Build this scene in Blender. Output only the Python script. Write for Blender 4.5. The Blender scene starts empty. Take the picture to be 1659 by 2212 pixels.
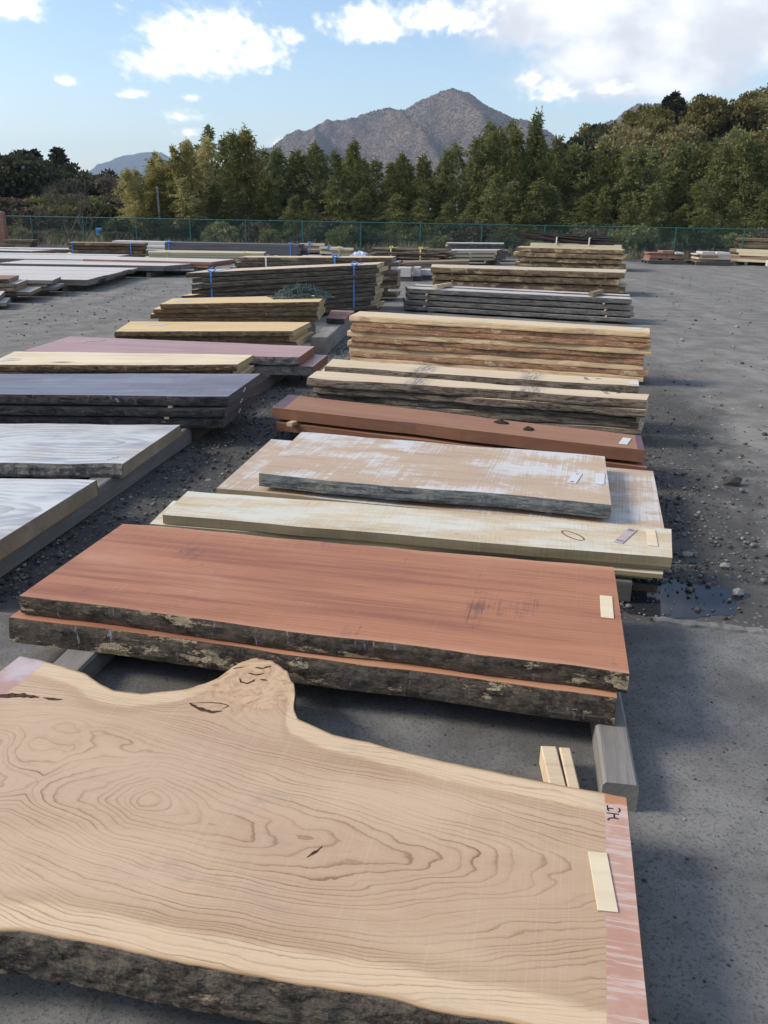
import bpy, math, random
import numpy as np
from mathutils import Vector, Matrix, noise as mnoise

rnd = random.Random(7)
scene = bpy.context.scene
col = scene.collection
R = math.radians

# ------------------------------------------------------------------ camera
PITCH, ROLL, CAM_H = R(19.4), R(0.9), 1.6
fwd = Vector((0, math.cos(PITCH), -math.sin(PITCH)))
rgt0 = Vector((1, 0, 0)); up0 = rgt0.cross(fwd)
rgt = rgt0 * math.cos(ROLL) + up0 * math.sin(ROLL)
upv = -rgt0 * math.sin(ROLL) + up0 * math.cos(ROLL)
cam_d = bpy.data.cameras.new('camera')
cam = bpy.data.objects.new('camera', cam_d); col.objects.link(cam)
m3 = Matrix((rgt, upv, -fwd)).transposed()
cam.matrix_world = Matrix.Translation((0, 0, CAM_H)) @ m3.to_4x4()
cam_d.sensor_fit = 'VERTICAL'; cam_d.sensor_height = 24.0; cam_d.lens = 24.0 * 1837 / 2212
cam_d.clip_start = 0.05; cam_d.clip_end = 20000
scene.camera = cam

# ------------------------------------------------------------------ sun, sky, exposure
SUN_AZ, SUN_EL = -90.0, 34.0        # degrees from straight ahead (+Y), to the left; height
saz, sel = R(SUN_AZ), R(SUN_EL)
sun_dir = Vector((math.sin(saz) * math.cos(sel), math.cos(saz) * math.cos(sel), math.sin(sel)))
sd = bpy.data.lights.new('sun', 'SUN'); sd.energy = 2.0; sd.angle = R(18.0); sd.color = (1.0, 0.93, 0.83)
so = bpy.data.objects.new('sun', sd); col.objects.link(so)
so.rotation_euler = (-sun_dir).to_track_quat('-Z', 'Y').to_euler()
scene.view_settings.view_transform = 'Standard'; scene.view_settings.look = 'None'
scene.view_settings.exposure = 0.92; scene.view_settings.gamma = 1.0
scene.view_settings.use_curve_mapping = False
SKY_STRENGTH = 0.108
scene.cycles.max_bounces = 5; scene.cycles.diffuse_bounces = 2; scene.cycles.glossy_bounces = 2; scene.cycles.transmission_bounces = 3; scene.cycles.volume_bounces = 0; scene.cycles.caustics_reflective = False; scene.cycles.caustics_refractive = False


class NT:
    """small helper for building node trees"""
    def __init__(s, tree):
        s.t = tree; s.n = tree.nodes; s.l = tree.links
    def put(s, sock, val):
        if val is None: return
        if isinstance(val, bpy.types.NodeSocket): s.l.new(val, sock)
        elif isinstance(val, (tuple, list)):
            v = list(val)
            if sock.type == 'RGBA' and len(v) == 3: v.append(1.0)
            sock.default_value = v
        else: sock.default_value = val
    def node(s, kind, outs=0, ins=None, **props):
        nd = s.n.new(kind)
        for k, v in props.items(): setattr(nd, k, v)
        for k, v in (ins or {}).items(): s.put(nd.inputs[k], v)
        return nd.outputs[outs]
    def math(s, op, a, b=None, c=None, clamp=False):
        nd = s.n.new('ShaderNodeMath'); nd.operation = op; nd.use_clamp = clamp
        for i, v in enumerate((a, b, c)): s.put(nd.inputs[i], v)
        return nd.outputs[0]
    def vmath(s, op, a, b=None, scale=None):
        nd = s.n.new('ShaderNodeVectorMath'); nd.operation = op
        s.put(nd.inputs[0], a); s.put(nd.inputs[1], b)
        if scale is not None: s.put(nd.inputs['Scale'], scale)
        return nd.outputs[0]
    def noise(s, vec, scale=5, detail=3, rough=0.5, dist=0.0, color=False):
        return s.node('ShaderNodeTexNoise', 1 if color else 0, {'Vector': vec, 'Scale': scale, 'Detail': detail, 'Roughness': rough, 'Distortion': dist})
    def map(s, vec, scale=(1, 1, 1), loc=(0, 0, 0), rot=(0, 0, 0)):
        return s.node('ShaderNodeMapping', 0, {'Vector': vec, 'Location': loc, 'Rotation': rot, 'Scale': scale})
    def ramp(s, fac, stops, interp='LINEAR', outs=0):
        nd = s.n.new('ShaderNodeValToRGB'); cr = nd.color_ramp; cr.interpolation = interp
        while len(cr.elements) < len(stops): cr.elements.new(0.5)
        for e, (p, c) in zip(cr.elements, stops):
            e.position = p
            e.color = (c, c, c, 1) if not isinstance(c, (tuple, list)) else (tuple(c) + (1,))[:4]
        s.put(nd.inputs[0], fac); return nd.outputs[outs]
    def mix(s, fac, a, b, blend='MIX'):
        nd = s.n.new('ShaderNodeMix'); nd.data_type = 'RGBA'; nd.blend_type = blend; nd.clamp_factor = True
        s.put(nd.inputs[0], fac); s.put(nd.inputs[6], a); s.put(nd.inputs[7], b)
        return nd.outputs[2]
    def sep(s, vec):
        nd = s.n.new('ShaderNodeSeparateXYZ'); s.put(nd.inputs[0], vec); return nd.outputs
    def comb(s, x, y, z=0.0):
        return s.node('ShaderNodeCombineXYZ', 0, {0: x, 1: y, 2: z})
    def smooth(s, v, lo, hi):
        nd = s.n.new('ShaderNodeMapRange'); nd.interpolation_type = 'SMOOTHSTEP'
        s.put(nd.inputs[0], v); nd.inputs[1].default_value = lo; nd.inputs[2].default_value = hi
        return nd.outputs[0]
    def bump(s, h, strength=0.4, dist=0.01, normal=None):
        return s.node('ShaderNodeBump', 0, {'Height': h, 'Strength': strength, 'Distance': dist, 'Normal': normal})


def build_world():
    w = bpy.data.worlds.new('World'); scene.world = w; w.use_nodes = True
    T = NT(w.node_tree); w.node_tree.nodes.clear()
    sky = w.node_tree.nodes.new('ShaderNodeTexSky'); sky.sky_type = 'NISHITA'; sky.sun_disc = False
    sky.sun_elevation = sel; sky.sun_rotation = saz
    sky.altitude = 50; sky.air_density = 1.0; sky.dust_density = 0.9; sky.ozone_density = 1.9
    d = T.vmath('NORMALIZE', T.node('ShaderNodeTexCoord', 0))
    x, y, z = T.sep(d)
    az = T.math('MULTIPLY', T.math('ARCTAN2', x, y), 180 / math.pi)
    el = T.math('MULTIPLY', T.math('ARCSINE', z), 180 / math.pi)
    p = T.comb(az, T.math('MULTIPLY', el, 1.5))
    n1 = T.math('ADD', T.math('MULTIPLY', T.noise(p, 0.42, 9, 0.62), 0.62), T.math('MULTIPLY', T.noise(p, 1.7, 6, 0.6), 0.38))
    n2 = T.noise(T.vmath('ADD', p, (40, 7, 0)), 0.10, 4, 0.55)
    def blob(a0, e0, ra, re_up, re_dn):
        da = T.math('DIVIDE', T.math('SUBTRACT', az, a0), ra)
        de = T.math('SUBTRACT', el, e0)
        de = T.math('MAXIMUM', T.math('DIVIDE', de, re_up), T.math('DIVIDE', de, -re_dn))
        r2 = T.math('ADD', T.math('MULTIPLY', da, da), T.math('MULTIPLY', de, de))
        return T.math('SUBTRACT', 1.0, T.math('SQRT', r2))
    def puff(*a): return T.math('SUBTRACT', T.math('MULTIPLY', blob(*a), 1.3), 0.55)
    def union(lst):
        o = lst[0]
        for b in lst[1:]: o = T.math('MAXIMUM', o, b)
        return o
    # heaped clouds
    cum = union([blob(-11.6, 8.6, 4.6, 2.6, 1.5), blob(-10.0, 9.2, 3.4, 2.3, 1.5), blob(-8.2, 8.8, 2.5, 1.7, 1.2), blob(-13.6, 8.0, 2.9, 1.3, 1.0),
                 blob(-1.4, 10.2, 3.2, 1.8, 1.0), blob(3.0, 10.6, 3.6, 1.6, 0.9), puff(-12.7, 5.2, 2.55, 0.96, 0.80), puff(-18.8, 6.8, 1.20, 0.64, 0.56),
                 puff(-6.0, 9.6, 1.35, 0.96, 0.80), puff(-12.0, 6.3, 1.50, 0.56, 0.48), puff(-15.3, 6.3, 1.80, 0.56, 0.48), blob(-21.5, 10.3, 1.9, 0.9, 0.8),
                 puff(9.9, 7.0, 2.85, 1.76, 1.28), puff(8.4, 7.6, 1.35, 1.12, 0.80), puff(12.9, 7.0, 2.85, 0.96, 0.64), puff(-12.3, 4.3, 1.80, 0.64, 0.48), puff(-6.9, 3.9, 1.50, 0.80, 0.80)])
    gen = T.math('MULTIPLY', T.math('SUBTRACT', n2, 0.50), 4.0)
    gen = T.math('SUBTRACT', gen, T.math('MULTIPLY', T.smooth(el, 16.0, 11.5), 3.0))
    den_c = T.smooth(T.math('ADD', T.math('MAXIMUM', cum, gen), T.math('MULTIPLY', T.math('SUBTRACT', n1, 0.5), 2.8)), -0.05, 0.85)
    # thin bank of cloud to the right
    bank = union([blob(19.0, 11.0, 15.0, 8.0, 4.6), blob(10.0, 11.2, 8.0, 5.0, 3.2), blob(40.0, 13.0, 22.0, 9.0, 7.0), blob(15.0, 8.0, 9.0, 4.0, 2.2)])
    den_b = T.math('MULTIPLY', T.smooth(T.math('ADD', bank, T.math('MULTIPLY', T.math('SUBTRACT', n1, 0.5), 1.2)), -0.05, 0.6), 0.92)
    shade = T.noise(T.vmath('ADD', p, (0.9, -1.5, 0)), 0.42, 9, 0.6)
    lit = T.smooth(T.math('ADD', T.math('SUBTRACT', n1, shade), T.math('MULTIPLY', T.math('MAXIMUM', cum, -0.2), 0.25)), -0.22, 0.22)
    c_cum = T.mix(lit, (0.55, 0.56, 0.59), (0.92, 0.90, 0.87))
    c_bank = T.mix(T.smooth(T.noise(T.vmath('ADD', p, (5, 2, 0)), 0.22, 4, 0.5), 0.36, 0.64), (0.47, 0.48, 0.51), (0.68, 0.68, 0.68))
    hz = T.smooth(el, 10.0, -1.0)
    skyc = T.vmath('SCALE', sky.outputs[0], scale=SKY_STRENGTH)
    skyc = T.mix(T.math('MULTIPLY', hz, 0.22), skyc, (0.46, 0.505, 0.53))
    c = T.mix(den_b, skyc, c_bank)
    c = T.mix(den_c, c, c_cum)
    bg = T.node('ShaderNodeBackground', 0, {'Color': c, 'Strength': 1.0})
    out = w.node_tree.nodes.new('ShaderNodeOutputWorld'); T.l.new(bg, out.inputs[0])
build_world()

# ------------------------------------------------------------------ object helpers
def tag(o, label=None, cat=None, group=None, kind=None):
    if label: o['label'] = label
    if cat: o['category'] = cat
    if group: o['group'] = group
    if kind or cat: o['kind'] = kind or 'thing'
    return o

def mesh_obj(name, verts, faces, mats, parent=None, mi=None, smooth=False, loc=None, rz=0.0):
    me = bpy.data.meshes.new(name)
    me.from_pydata([tuple(v) for v in verts], [], faces)
    for m in (mats if isinstance(mats, (list, tuple)) else [mats]): me.materials.append(m)
    if mi is not None: me.polygons.foreach_set('material_index', np.array(mi, dtype=np.int32))
    if smooth: me.polygons.foreach_set('use_smooth', np.ones(len(me.polygons), dtype=bool))
    me.update()
    o = bpy.data.objects.new(name, me); col.objects.link(o)
    if parent: o.parent = parent
    if loc is not None: o.location = loc
    if rz: o.rotation_euler = (0, 0, rz)
    return o

def np_mesh(name, V, Fq, mats, mi=None, smooth=False):
    """mesh from numpy vertices and a (n,k) face array"""
    me = bpy.data.meshes.new(name)
    nf, k = Fq.shape
    me.vertices.add(len(V)); me.vertices.foreach_set('co', np.asarray(V, dtype=np.float32).ravel())
    me.loops.add(nf * k); me.loops.foreach_set('vertex_index', Fq.astype(np.int32).ravel())
    me.polygons.add(nf); me.polygons.foreach_set('loop_start', np.arange(0, nf * k, k, dtype=np.int32))
    me.polygons.foreach_set('loop_total', np.full(nf, k, dtype=np.int32))
    for m in mats: me.materials.append(m)
    if mi is not None: me.polygons.foreach_set('material_index', np.asarray(mi, dtype=np.int32))
    if smooth: me.polygons.foreach_set('use_smooth', np.ones(nf, dtype=bool))
    me.update(calc_edges=True); me.validate()
    return me

def empty(name, loc, rz=0.0):
    o = bpy.data.objects.new(name, None); col.objects.link(o); o.location = loc; o.rotation_euler = (0, 0, rz)
    o.empty_display_size = 0.1
    return o

class MB:
    """collects simple shapes for one mesh"""
    def __init__(s): s.v = []; s.f = []; s.m = []
    def box(s, c, d, rz=0.0, mi=0, bev=0.0, tilt=0.0):
        cx, cy, cz = c; hx, hy, hz = d[0] / 2, d[1] / 2, d[2] / 2
        b = len(s.v); ca, sa = math.cos(rz), math.sin(rz); ti = math.tan(tilt)
        def P(x, y, z):
            zz = z + x * ti
            s.v.append((cx + x * ca - y * sa, cy + x * sa + y * ca, cz + zz))
        if bev <= 0:
            for z in (-hz, hz):
                for x, y in ((-hx, -hy), (hx, -hy), (hx, hy), (-hx, hy)): P(x, y, z)
            fs = [(3, 2, 1, 0), (4, 5, 6, 7), (0, 1, 5, 4), (1, 2, 6, 5), (2, 3, 7, 6), (3, 0, 4, 7)]
        else:
            e = bev
            for z, k in ((-hz, e), (-hz + e, 0), (hz - e, 0), (hz, e)):
                for x, y in ((-hx + k, -hy + k), (hx - k, -hy + k), (hx - k, hy - k), (-hx + k, hy - k)): P(x, y, z)
            fs = [(3, 2, 1, 0), (12, 13, 14, 15)]
            for r in range(3):
                for i in range(4):
                    j = (i + 1) % 4
                    fs.append((r * 4 + i, r * 4 + j, r * 4 + 4 + j, r * 4 + 4 + i))
        s.f += [tuple(b + i for i in f) for f in fs]; s.m += [mi] * len(fs)
        return s
    def tube(s, pts, rads, n=6, mi=0, cap=True):
        pts = [Vector(p) for p in pts]
        if not hasattr(rads, '__len__'): rads = [rads] * len(pts)
        b = len(s.v)
        for i, p in enumerate(pts):
            t = (pts[min(i + 1, len(pts) - 1)] - pts[max(i - 1, 0)]).normalized()
            a = t.orthogonal().normalized() if abs(t.z) > 0.9 else t.cross(Vector((0, 0, 1))).normalized()
            c = t.cross(a)
            for k in range(n):
                th = 2 * math.pi * k / n
                s.v.append(tuple(p + (a * math.cos(th) + c * math.sin(th)) * rads[i]))
        for i in range(len(pts) - 1):
            for k in range(n):
                j = (k + 1) % n
                s.f.append((b + i * n + k, b + i * n + j, b + (i + 1) * n + j, b + (i + 1) * n + k)); s.m.append(mi)
        if cap:
            s.f.append(tuple(b + k for k in reversed(range(n)))); s.m.append(mi)
            s.f.append(tuple(b + (len(pts) - 1) * n + k for k in range(n))); s.m.append(mi)
        return s
    def ribbon(s, pts, w, t=0.0006, mi=0):
        """flat pen stroke lying on a surface: pts are xyz, width w"""
        pts = [Vector(p) for p in pts]; b = len(s.v)
        for i, p in enumerate(pts):
            d = (pts[min(i + 1, len(pts) - 1)] - pts[max(i - 1, 0)]); d.z = 0
            d = d.normalized() if d.length else Vector((1, 0, 0)); nrm = Vector((-d.y, d.x, 0)) * (w / 2)
            for q, z in ((p + nrm, t), (p - nrm, t), (p - nrm * 1.05, 0), (p + nrm * 1.05, 0)): s.v.append((q.x, q.y, q.z + z))
        for i in range(len(pts) - 1):
            a, c = b + i * 4, b + i * 4 + 4
            for k in range(4):
                j = (k + 1) % 4
                s.f.append((a + k, a + j, c + j, c + k)); s.m.append(mi)
        s.f.append((b, b + 1, b + 2, b + 3)); s.m.append(mi)
        e = b + (len(pts) - 1) * 4
        s.f.append((e + 3, e + 2, e + 1, e)); s.m.append(mi)
        return s
    def build(s, name, mats, parent=None, smooth=False, loc=None, rz=0.0):
        return mesh_obj(name, s.v, s.f, mats, parent, s.m, smooth, loc, rz)

def fbm(x, y, z=0.0, o=4):
    return mnoise.fractal(Vector((x, y, z)), 1.0, 2.0, o)

# ------------------------------------------------------------------ materials
def new_mat(name):
    m = bpy.data.materials.new(name); m.use_nodes = True; m.node_tree.nodes.clear()
    T = NT(m.node_tree)
    return m, T

def finish(T, color, rough=0.7, bump=None, spec=0.3, extra=None):
    ins = {'Base Color': color, 'Roughness': rough, 'Specular IOR Level': spec}
    if bump is not None: ins['Normal'] = bump
    ins.update(extra or {})
    b = T.node('ShaderNodeBsdfPrincipled', 0, ins)
    o = T.n.new('ShaderNodeOutputMaterial'); T.l.new(b, o.inputs[0])

def obj_vec(T, rand=True):
    v = T.node('ShaderNodeTexCoord', 3)
    if not rand: return v
    r = T.node('ShaderNodeObjectInfo', 5)
    return T.vmath('ADD', v, T.comb(T.math('MULTIPLY', r, 31.0), 0.0, T.math('MULTIPLY', r, 11.0)))

def wood(name, light, dark, ring=60, contrast=0.5, warp=0.5, fibre=0.25, saw=0.0, saw_col=None, stain=None, blotch=0.2, rough=0.65, depth=0.05, swing=0.15, knots=0.0, bump=0.25, streak=0.45, edge_light=None, bands=()):
    m, T = new_mat(name)
    v = obj_vec(T); x, y, z = T.sep(v)
    dn = T.noise(T.comb(x, T.math('MULTIPLY', y, 0.25), z), 1.1, 2, 0.5)
    d = T.math('MULTIPLY_ADD', dn, swing, depth)
    yy = T.math('ADD', T.math('ADD', y, T.math('MULTIPLY', z, 0.8)), T.math('MULTIPLY', T.math('SUBTRACT', T.noise(T.map(v, (1, 1, 1), (9, 3, 0)), 0.7, 1), 0.5), 0.25))
    f = T.math('SQRT', T.math('ADD', T.math('MULTIPLY', yy, yy), T.math('MULTIPLY', d, d)))
    wn = T.noise(T.map(v, (2.5, 9, 9)), 1.0, 3, 0.55)
    f = T.math('ADD', T.math('MULTIPLY', f, ring), T.math('MULTIPLY', wn, warp * 3))
    fr = T.math('FRACT', f)
    line = T.ramp(fr, [(0.0, 0.0), (0.5, 0.08), (0.82, 0.8), (0.92, 1.0), (1.0, 0.0)])
    line = T.math('MULTIPLY', line, T.math('MULTIPLY_ADD', T.noise(T.map(v, (1.2, 7, 7)), 1.0, 2), 1.1, 0.1))
    c = T.mix(T.math('MULTIPLY', line, contrast), light, dark)
    fb = T.noise(T.map(v, (5, 260, 260)), 1.0, 4, 0.6)
    c = T.mix(T.math('MULTIPLY', T.smooth(fb, 0.42, 0.75), fibre), c, dark)
    bl = T.noise(T.map(v, (1.0, 2.2, 2.2), (3, 1, 0)), 1.6, 4, 0.6)
    c = T.mix(T.math('MULTIPLY', T.smooth(bl, 0.4, 0.75), blotch), c, dark)
    c = T.mix(T.math('MULTIPLY', T.smooth(bl, 0.45, 0.25), blotch * 0.7), c, T.mix(0.4, light, (0.9, 0.85, 0.75)))
    sk = T.noise(T.map(v, (0.9, 17, 17), (1, 4, 0)), 1.0, 5, 0.62, 0.3)
    c = T.mix(T.math('MULTIPLY', T.smooth(sk, 0.46, 0.70), streak), c, dark)
    c = T.mix(T.math('MULTIPLY', T.smooth(sk, 0.46, 0.28), streak * 0.6), c, tuple(min(1.0, q * 1.22) for q in light))
    h = fb
    if saw > 0:
        sw = T.noise(T.map(v, (150, 1.2, 1.2)), 1.0, 3, 0.6)
        sm = T.math('MULTIPLY', T.smooth(sw, 0.50, 0.68), T.smooth(T.noise(T.map(v, (1.5, 3.0, 3)), 1.3, 3), 0.35, 0.7))
        c = T.mix(T.math('MULTIPLY', sm, saw), c, saw_col or dark)
        h = T.math('ADD', fb, T.math('MULTIPLY', sw, 0.8))
    if stain:
        for (sc, scale, lo, hi, amt, st) in stain:
            sn = T.noise(T.map(v, st, (5.3 * scale, 2.1, 0)), scale, 6, 0.68)
            if saw > 0: sn = T.math('ADD', sn, T.math('ADD', T.math('MULTIPLY', T.math('SUBTRACT', sw, 0.5), 0.40), T.math('MULTIPLY', T.math('SUBTRACT', T.noise(T.map(v, (6, 110, 60)), 1.0, 3), 0.5), 0.22)))
            c = T.mix(T.math('MULTIPLY', T.smooth(sn, lo, hi), amt), c, sc)
    for x0 in bands:      # blue-black marks left by iron and wet sticks
        xl = T.sep(T.node('ShaderNodeTexCoord', 3))[0]
        dd = T.math('ADD', T.math('ABSOLUTE', T.math('SUBTRACT', xl, x0)), T.math('MULTIPLY', T.math('SUBTRACT', T.noise(T.map(v, (2, 40, 9)), 1.0, 3), 0.5), 0.22))
        bm = T.math('MULTIPLY', T.smooth(dd, 0.13, 0.02), T.smooth(T.noise(T.map(v, (70, 6, 6)), 1.0, 4, 0.65), 0.36, 0.6))
        c = T.mix(T.math('MULTIPLY', bm, 0.85), c, (0.09, 0.09, 0.13))
    if edge_light:
        yl = T.sep(T.node('ShaderNodeTexCoord', 3))[1]
        ef = T.smooth(T.math('ADD', T.math('ABSOLUTE', yl), T.math('MULTIPLY', T.math('SUBTRACT', wn, 0.5), 0.10)), edge_light[0], edge_light[1])
        c = T.mix(T.math('MULTIPLY', ef, edge_light[3]), c, edge_light[2])
    if knots > 0:
        vo = T.n.new('ShaderNodeTexVoronoi'); vo.feature = 'F1'; T.put(vo.inputs['Vector'], T.map(v, (2.3, 4.2, 4.2))); vo.inputs['Scale'].default_value = 1.0
        kd = T.math('ADD', vo.outputs['Distance'], T.math('MULTIPLY', T.math('SUBTRACT', wn, 0.5), 0.35))
        c = T.mix(T.math('MULTIPLY', T.smooth(kd, 0.26, 0.02), knots), c, tuple(q * 0.35 for q in dark))
    finish(T, c, rough, T.bump(h, bump, 0.002))
    return m

def bark(name, c1, c2, patch=None, p_lo=0.55, p_hi=0.62, p_scale=3.0, stretch=(5, 22, 22), speck=None, strong=1.0, cell=0.35):
    m, T = new_mat(name)
    v = obj_vec(T)
    sv = T.map(v, stretch)
    n = T.noise(sv, 1.0, 6, 0.68, 0.6)
    vo = T.n.new('ShaderNodeTexVoronoi'); vo.feature = 'DISTANCE_TO_EDGE'
    T.put(vo.inputs['Vector'], T.vmath('ADD', T.map(v, tuple(s * 1.4 for s in stretch)), T.vmath('SCALE', T.noise(sv, 2.0, 3, 0.6, color=True), scale=0.9))); vo.inputs['Scale'].default_value = 1.0
    cr = T.smooth(vo.outputs['Distance'], 0.0, 0.16)
    fine = T.noise(v, 160, 4, 0.7)
    k = T.math('ADD', T.math('MULTIPLY', n, 0.75), T.math('MULTIPLY', fine, 0.35))
    c = T.mix(T.smooth(k, 0.38, 0.68), c1, c2)
    c = T.mix(T.math('MULTIPLY', T.math('MULTIPLY', T.math('SUBTRACT', 1.0, cr), T.smooth(n, 0.55, 0.40)), cell), c, tuple(q * 0.4 for q in c1))
    lump = T.noise(T.map(v, tuple(q * 3.3 for q in stretch)), 1.0, 5, 0.7)
    c = T.mix(T.math('MULTIPLY', T.smooth(lump, 0.52, 0.72), 0.55), c, tuple(min(1, q * 1.7) for q in c2))
    h = T.math('ADD', T.math('MULTIPLY', cr, 0.5 * cell), T.math('ADD', T.math('MULTIPLY', T.math('ADD', n, lump), 0.8), T.math('MULTIPLY', fine, 0.35)))
    if patch:
        pn = T.noise(T.map(v, (1, 2.4, 2.4), (2, 7, 1)), p_scale, 6, 0.66)
        pf = T.smooth(pn, p_lo, p_hi)
        pc = T.mix(T.smooth(fine, 0.4, 0.65), patch, tuple(q * 0.55 for q in patch))
        c = T.mix(pf, c, pc)
        h = T.math('SUBTRACT', h, T.math('MULTIPLY', pf, 0.5))
    if speck:
        sf = T.smooth(T.noise(T.map(v, (40, 14, 9)), 1.0, 5, 0.7), 0.60, 0.72)
        c = T.mix(T.math('MULTIPLY', sf, 0.8), c, speck)
    finish(T, c, 0.9, T.bump(h, 0.9 * strong, 0.006), 0.15)
    return m

def plain(name, c, rough=0.5, spec=0.4, metallic=0.0, var=0.15, scale=20):
    m, T = new_mat(name)
    v = obj_vec(T)
    n = T.noise(v, scale, 4, 0.6)
    cc = T.mix(T.math('MULTIPLY', T.smooth(n, 0.35, 0.7), var), c, tuple(q * 0.5 for q in c))
    finish(T, cc, rough, T.bump(n, 0.15, 0.002), spec, {'Metallic': metallic})
    return m

def leaf_mat(name, c1, c2, c3=None, scale=1.2, trans=0.35):
    m, T = new_mat(name)
    v = T.node('ShaderNodeTexCoord', 3)
    r = T.node('ShaderNodeObjectInfo', 5)
    g = T.node('ShaderNodeNewGeometry', 'Random Per Island')
    n = T.noise(T.vmath('ADD', v, T.comb(T.math('MULTIPLY', r, 50), 0.0, 0.0)), scale, 3, 0.6)
    c = T.mix(T.smooth(n, 0.35, 0.65), c1, c2)
    c = T.mix(T.math('MULTIPLY', g, 0.45), c, c3 or tuple(q * 0.45 for q in c1))
    hs = T.node('ShaderNodeHueSaturation', 0, {'Color': c, 'Value': T.math('MULTIPLY_ADD', r, 0.5, 0.75), 'Saturation': T.math('MULTIPLY_ADD', r, -0.2, 1.1)})
    d = T.node('ShaderNodeBsdfPrincipled', 0, {'Base Color': hs, 'Roughness': 0.65, 'Specular IOR Level': 0.2})
    t = T.node('ShaderNodeBsdfTranslucent', 0, {'Color': hs})
    mx = T.node('ShaderNodeMixShader', 0, {0: trans, 1: d, 2: t})
    o = T.n.new('ShaderNodeOutputMaterial'); T.l.new(mx, o.inputs[0])
    return m

M = {}
# sawn faces
M['red'] = wood('red_wood', (0.445, 0.195, 0.102), (0.255, 0.092, 0.055), ring=45, contrast=0.45, streak=0.75, saw=0.10, saw_col=(0.55, 0.28, 0.17), edge_light=(0.36, 0.42, (0.56, 0.29, 0.165), 0.7), fibre=0.25, blotch=0.3, swing=0.08, depth=0.10,
                stain=[((0.10, 0.05, 0.055), 2.6, 0.60, 0.74, 0.75, (1.6, 0.9, 1)), ((0.55, 0.26, 0.16), 1.2, 0.52, 0.75, 0.5, (0.4, 3, 3))], rough=0.55)
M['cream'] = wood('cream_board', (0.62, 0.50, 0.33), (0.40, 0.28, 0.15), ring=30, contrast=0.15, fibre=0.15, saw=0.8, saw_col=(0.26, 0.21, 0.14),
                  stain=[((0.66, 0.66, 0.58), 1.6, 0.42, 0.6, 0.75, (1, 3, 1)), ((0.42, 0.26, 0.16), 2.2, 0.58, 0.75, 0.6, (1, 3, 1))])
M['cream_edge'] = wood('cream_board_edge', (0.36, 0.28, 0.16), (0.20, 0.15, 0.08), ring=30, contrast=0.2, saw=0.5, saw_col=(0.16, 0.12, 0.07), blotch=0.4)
M['pale'] = wood('pale_pink_board', (0.52, 0.38, 0.26), (0.34, 0.24, 0.17), ring=25, contrast=0.15, fibre=0.2, saw=0.5, saw_col=(0.36, 0.28, 0.21),
                 stain=[((0.64, 0.65, 0.65), 2.2, 0.47, 0.62, 0.75, (1, 1.6, 1)), ((0.30, 0.25, 0.24), 1.1, 0.55, 0.75, 0.35, (1, 2, 1))])
M['pale_edge'] = bark('grey_weathered_edge', (0.07, 0.075, 0.075), (0.24, 0.24, 0.22), patch=(0.34, 0.30, 0.23), p_lo=0.56, p_hi=0.70, stretch=(6, 14, 45))
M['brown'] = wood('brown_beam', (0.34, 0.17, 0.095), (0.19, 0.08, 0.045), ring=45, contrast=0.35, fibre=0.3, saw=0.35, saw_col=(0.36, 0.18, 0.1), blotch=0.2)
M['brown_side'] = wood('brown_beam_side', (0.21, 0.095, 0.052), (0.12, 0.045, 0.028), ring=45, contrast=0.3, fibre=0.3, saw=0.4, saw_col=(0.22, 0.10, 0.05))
M['lightcream'] = wood('light_cream_wood', (0.68, 0.54, 0.36), (0.45, 0.31, 0.18), ring=45, contrast=0.22, fibre=0.15, blotch=0.2,
                       stain=[((0.13, 0.13, 0.17), 2.6, 0.63, 0.74, 0.75, (1.6, 0.5, 1))])
M['lightcream_s'] = wood('stained_cream_wood', (0.68, 0.54, 0.36), (0.45, 0.31, 0.18), ring=45, contrast=0.25, fibre=0.15, blotch=0.25, bands=(-0.43, 0.46))
M['tan'] = wood('tan_wood', (0.70, 0.55, 0.36), (0.48, 0.32, 0.17), ring=30, contrast=0.2, fibre=0.15)
M['tan_side'] = wood('tan_sawn_side', (0.62, 0.44, 0.25), (0.42, 0.26, 0.13), ring=25, contrast=0.2, fibre=0.3, blotch=0.4, stain=[((0.36, 0.19, 0.10), 3.4, 0.57, 0.62, 0.75, (0.7, 2, 2))])
M['tan_bark'] = bark('tan_bark_side', (0.22, 0.11, 0.06), (0.38, 0.21, 0.12), patch=(0.54, 0.38, 0.22), p_lo=0.57, p_hi=0.60, p_scale=4, stretch=(9, 22, 30))
M['greytop'] = wood('grey_weathered_wood', (0.56, 0.50, 0.455), (0.38, 0.32, 0.285), ring=40, contrast=0.2, fibre=0.2, blotch=0.3)
M['greyside'] = bark('grey_weathered_side', (0.045, 0.042, 0.04), (0.16, 0.15, 0.14), patch=(0.26, 0.255, 0.24), p_lo=0.55, p_hi=0.72, stretch=(5, 16, 40))
M['yellow'] = wood('yellow_wood', (0.72, 0.53, 0.28), (0.52, 0.32, 0.13), ring=22, contrast=0.22, fibre=0.12, blotch=0.3)
M['yellow_end'] = wood('yellow_wood_end', (0.50, 0.36, 0.18), (0.33, 0.2, 0.09), ring=60, contrast=0.3, saw=0.3)
M['straw'] = wood('straw_wood', (0.60, 0.50, 0.34), (0.42, 0.32, 0.18), ring=30, contrast=0.2)
M['knotty'] = wood('knotty_cream_wood', (0.80, 0.67, 0.46), (0.46, 0.28, 0.14), ring=20, contrast=0.25, fibre=0.12, blotch=0.35, knots=0.85)
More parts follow.
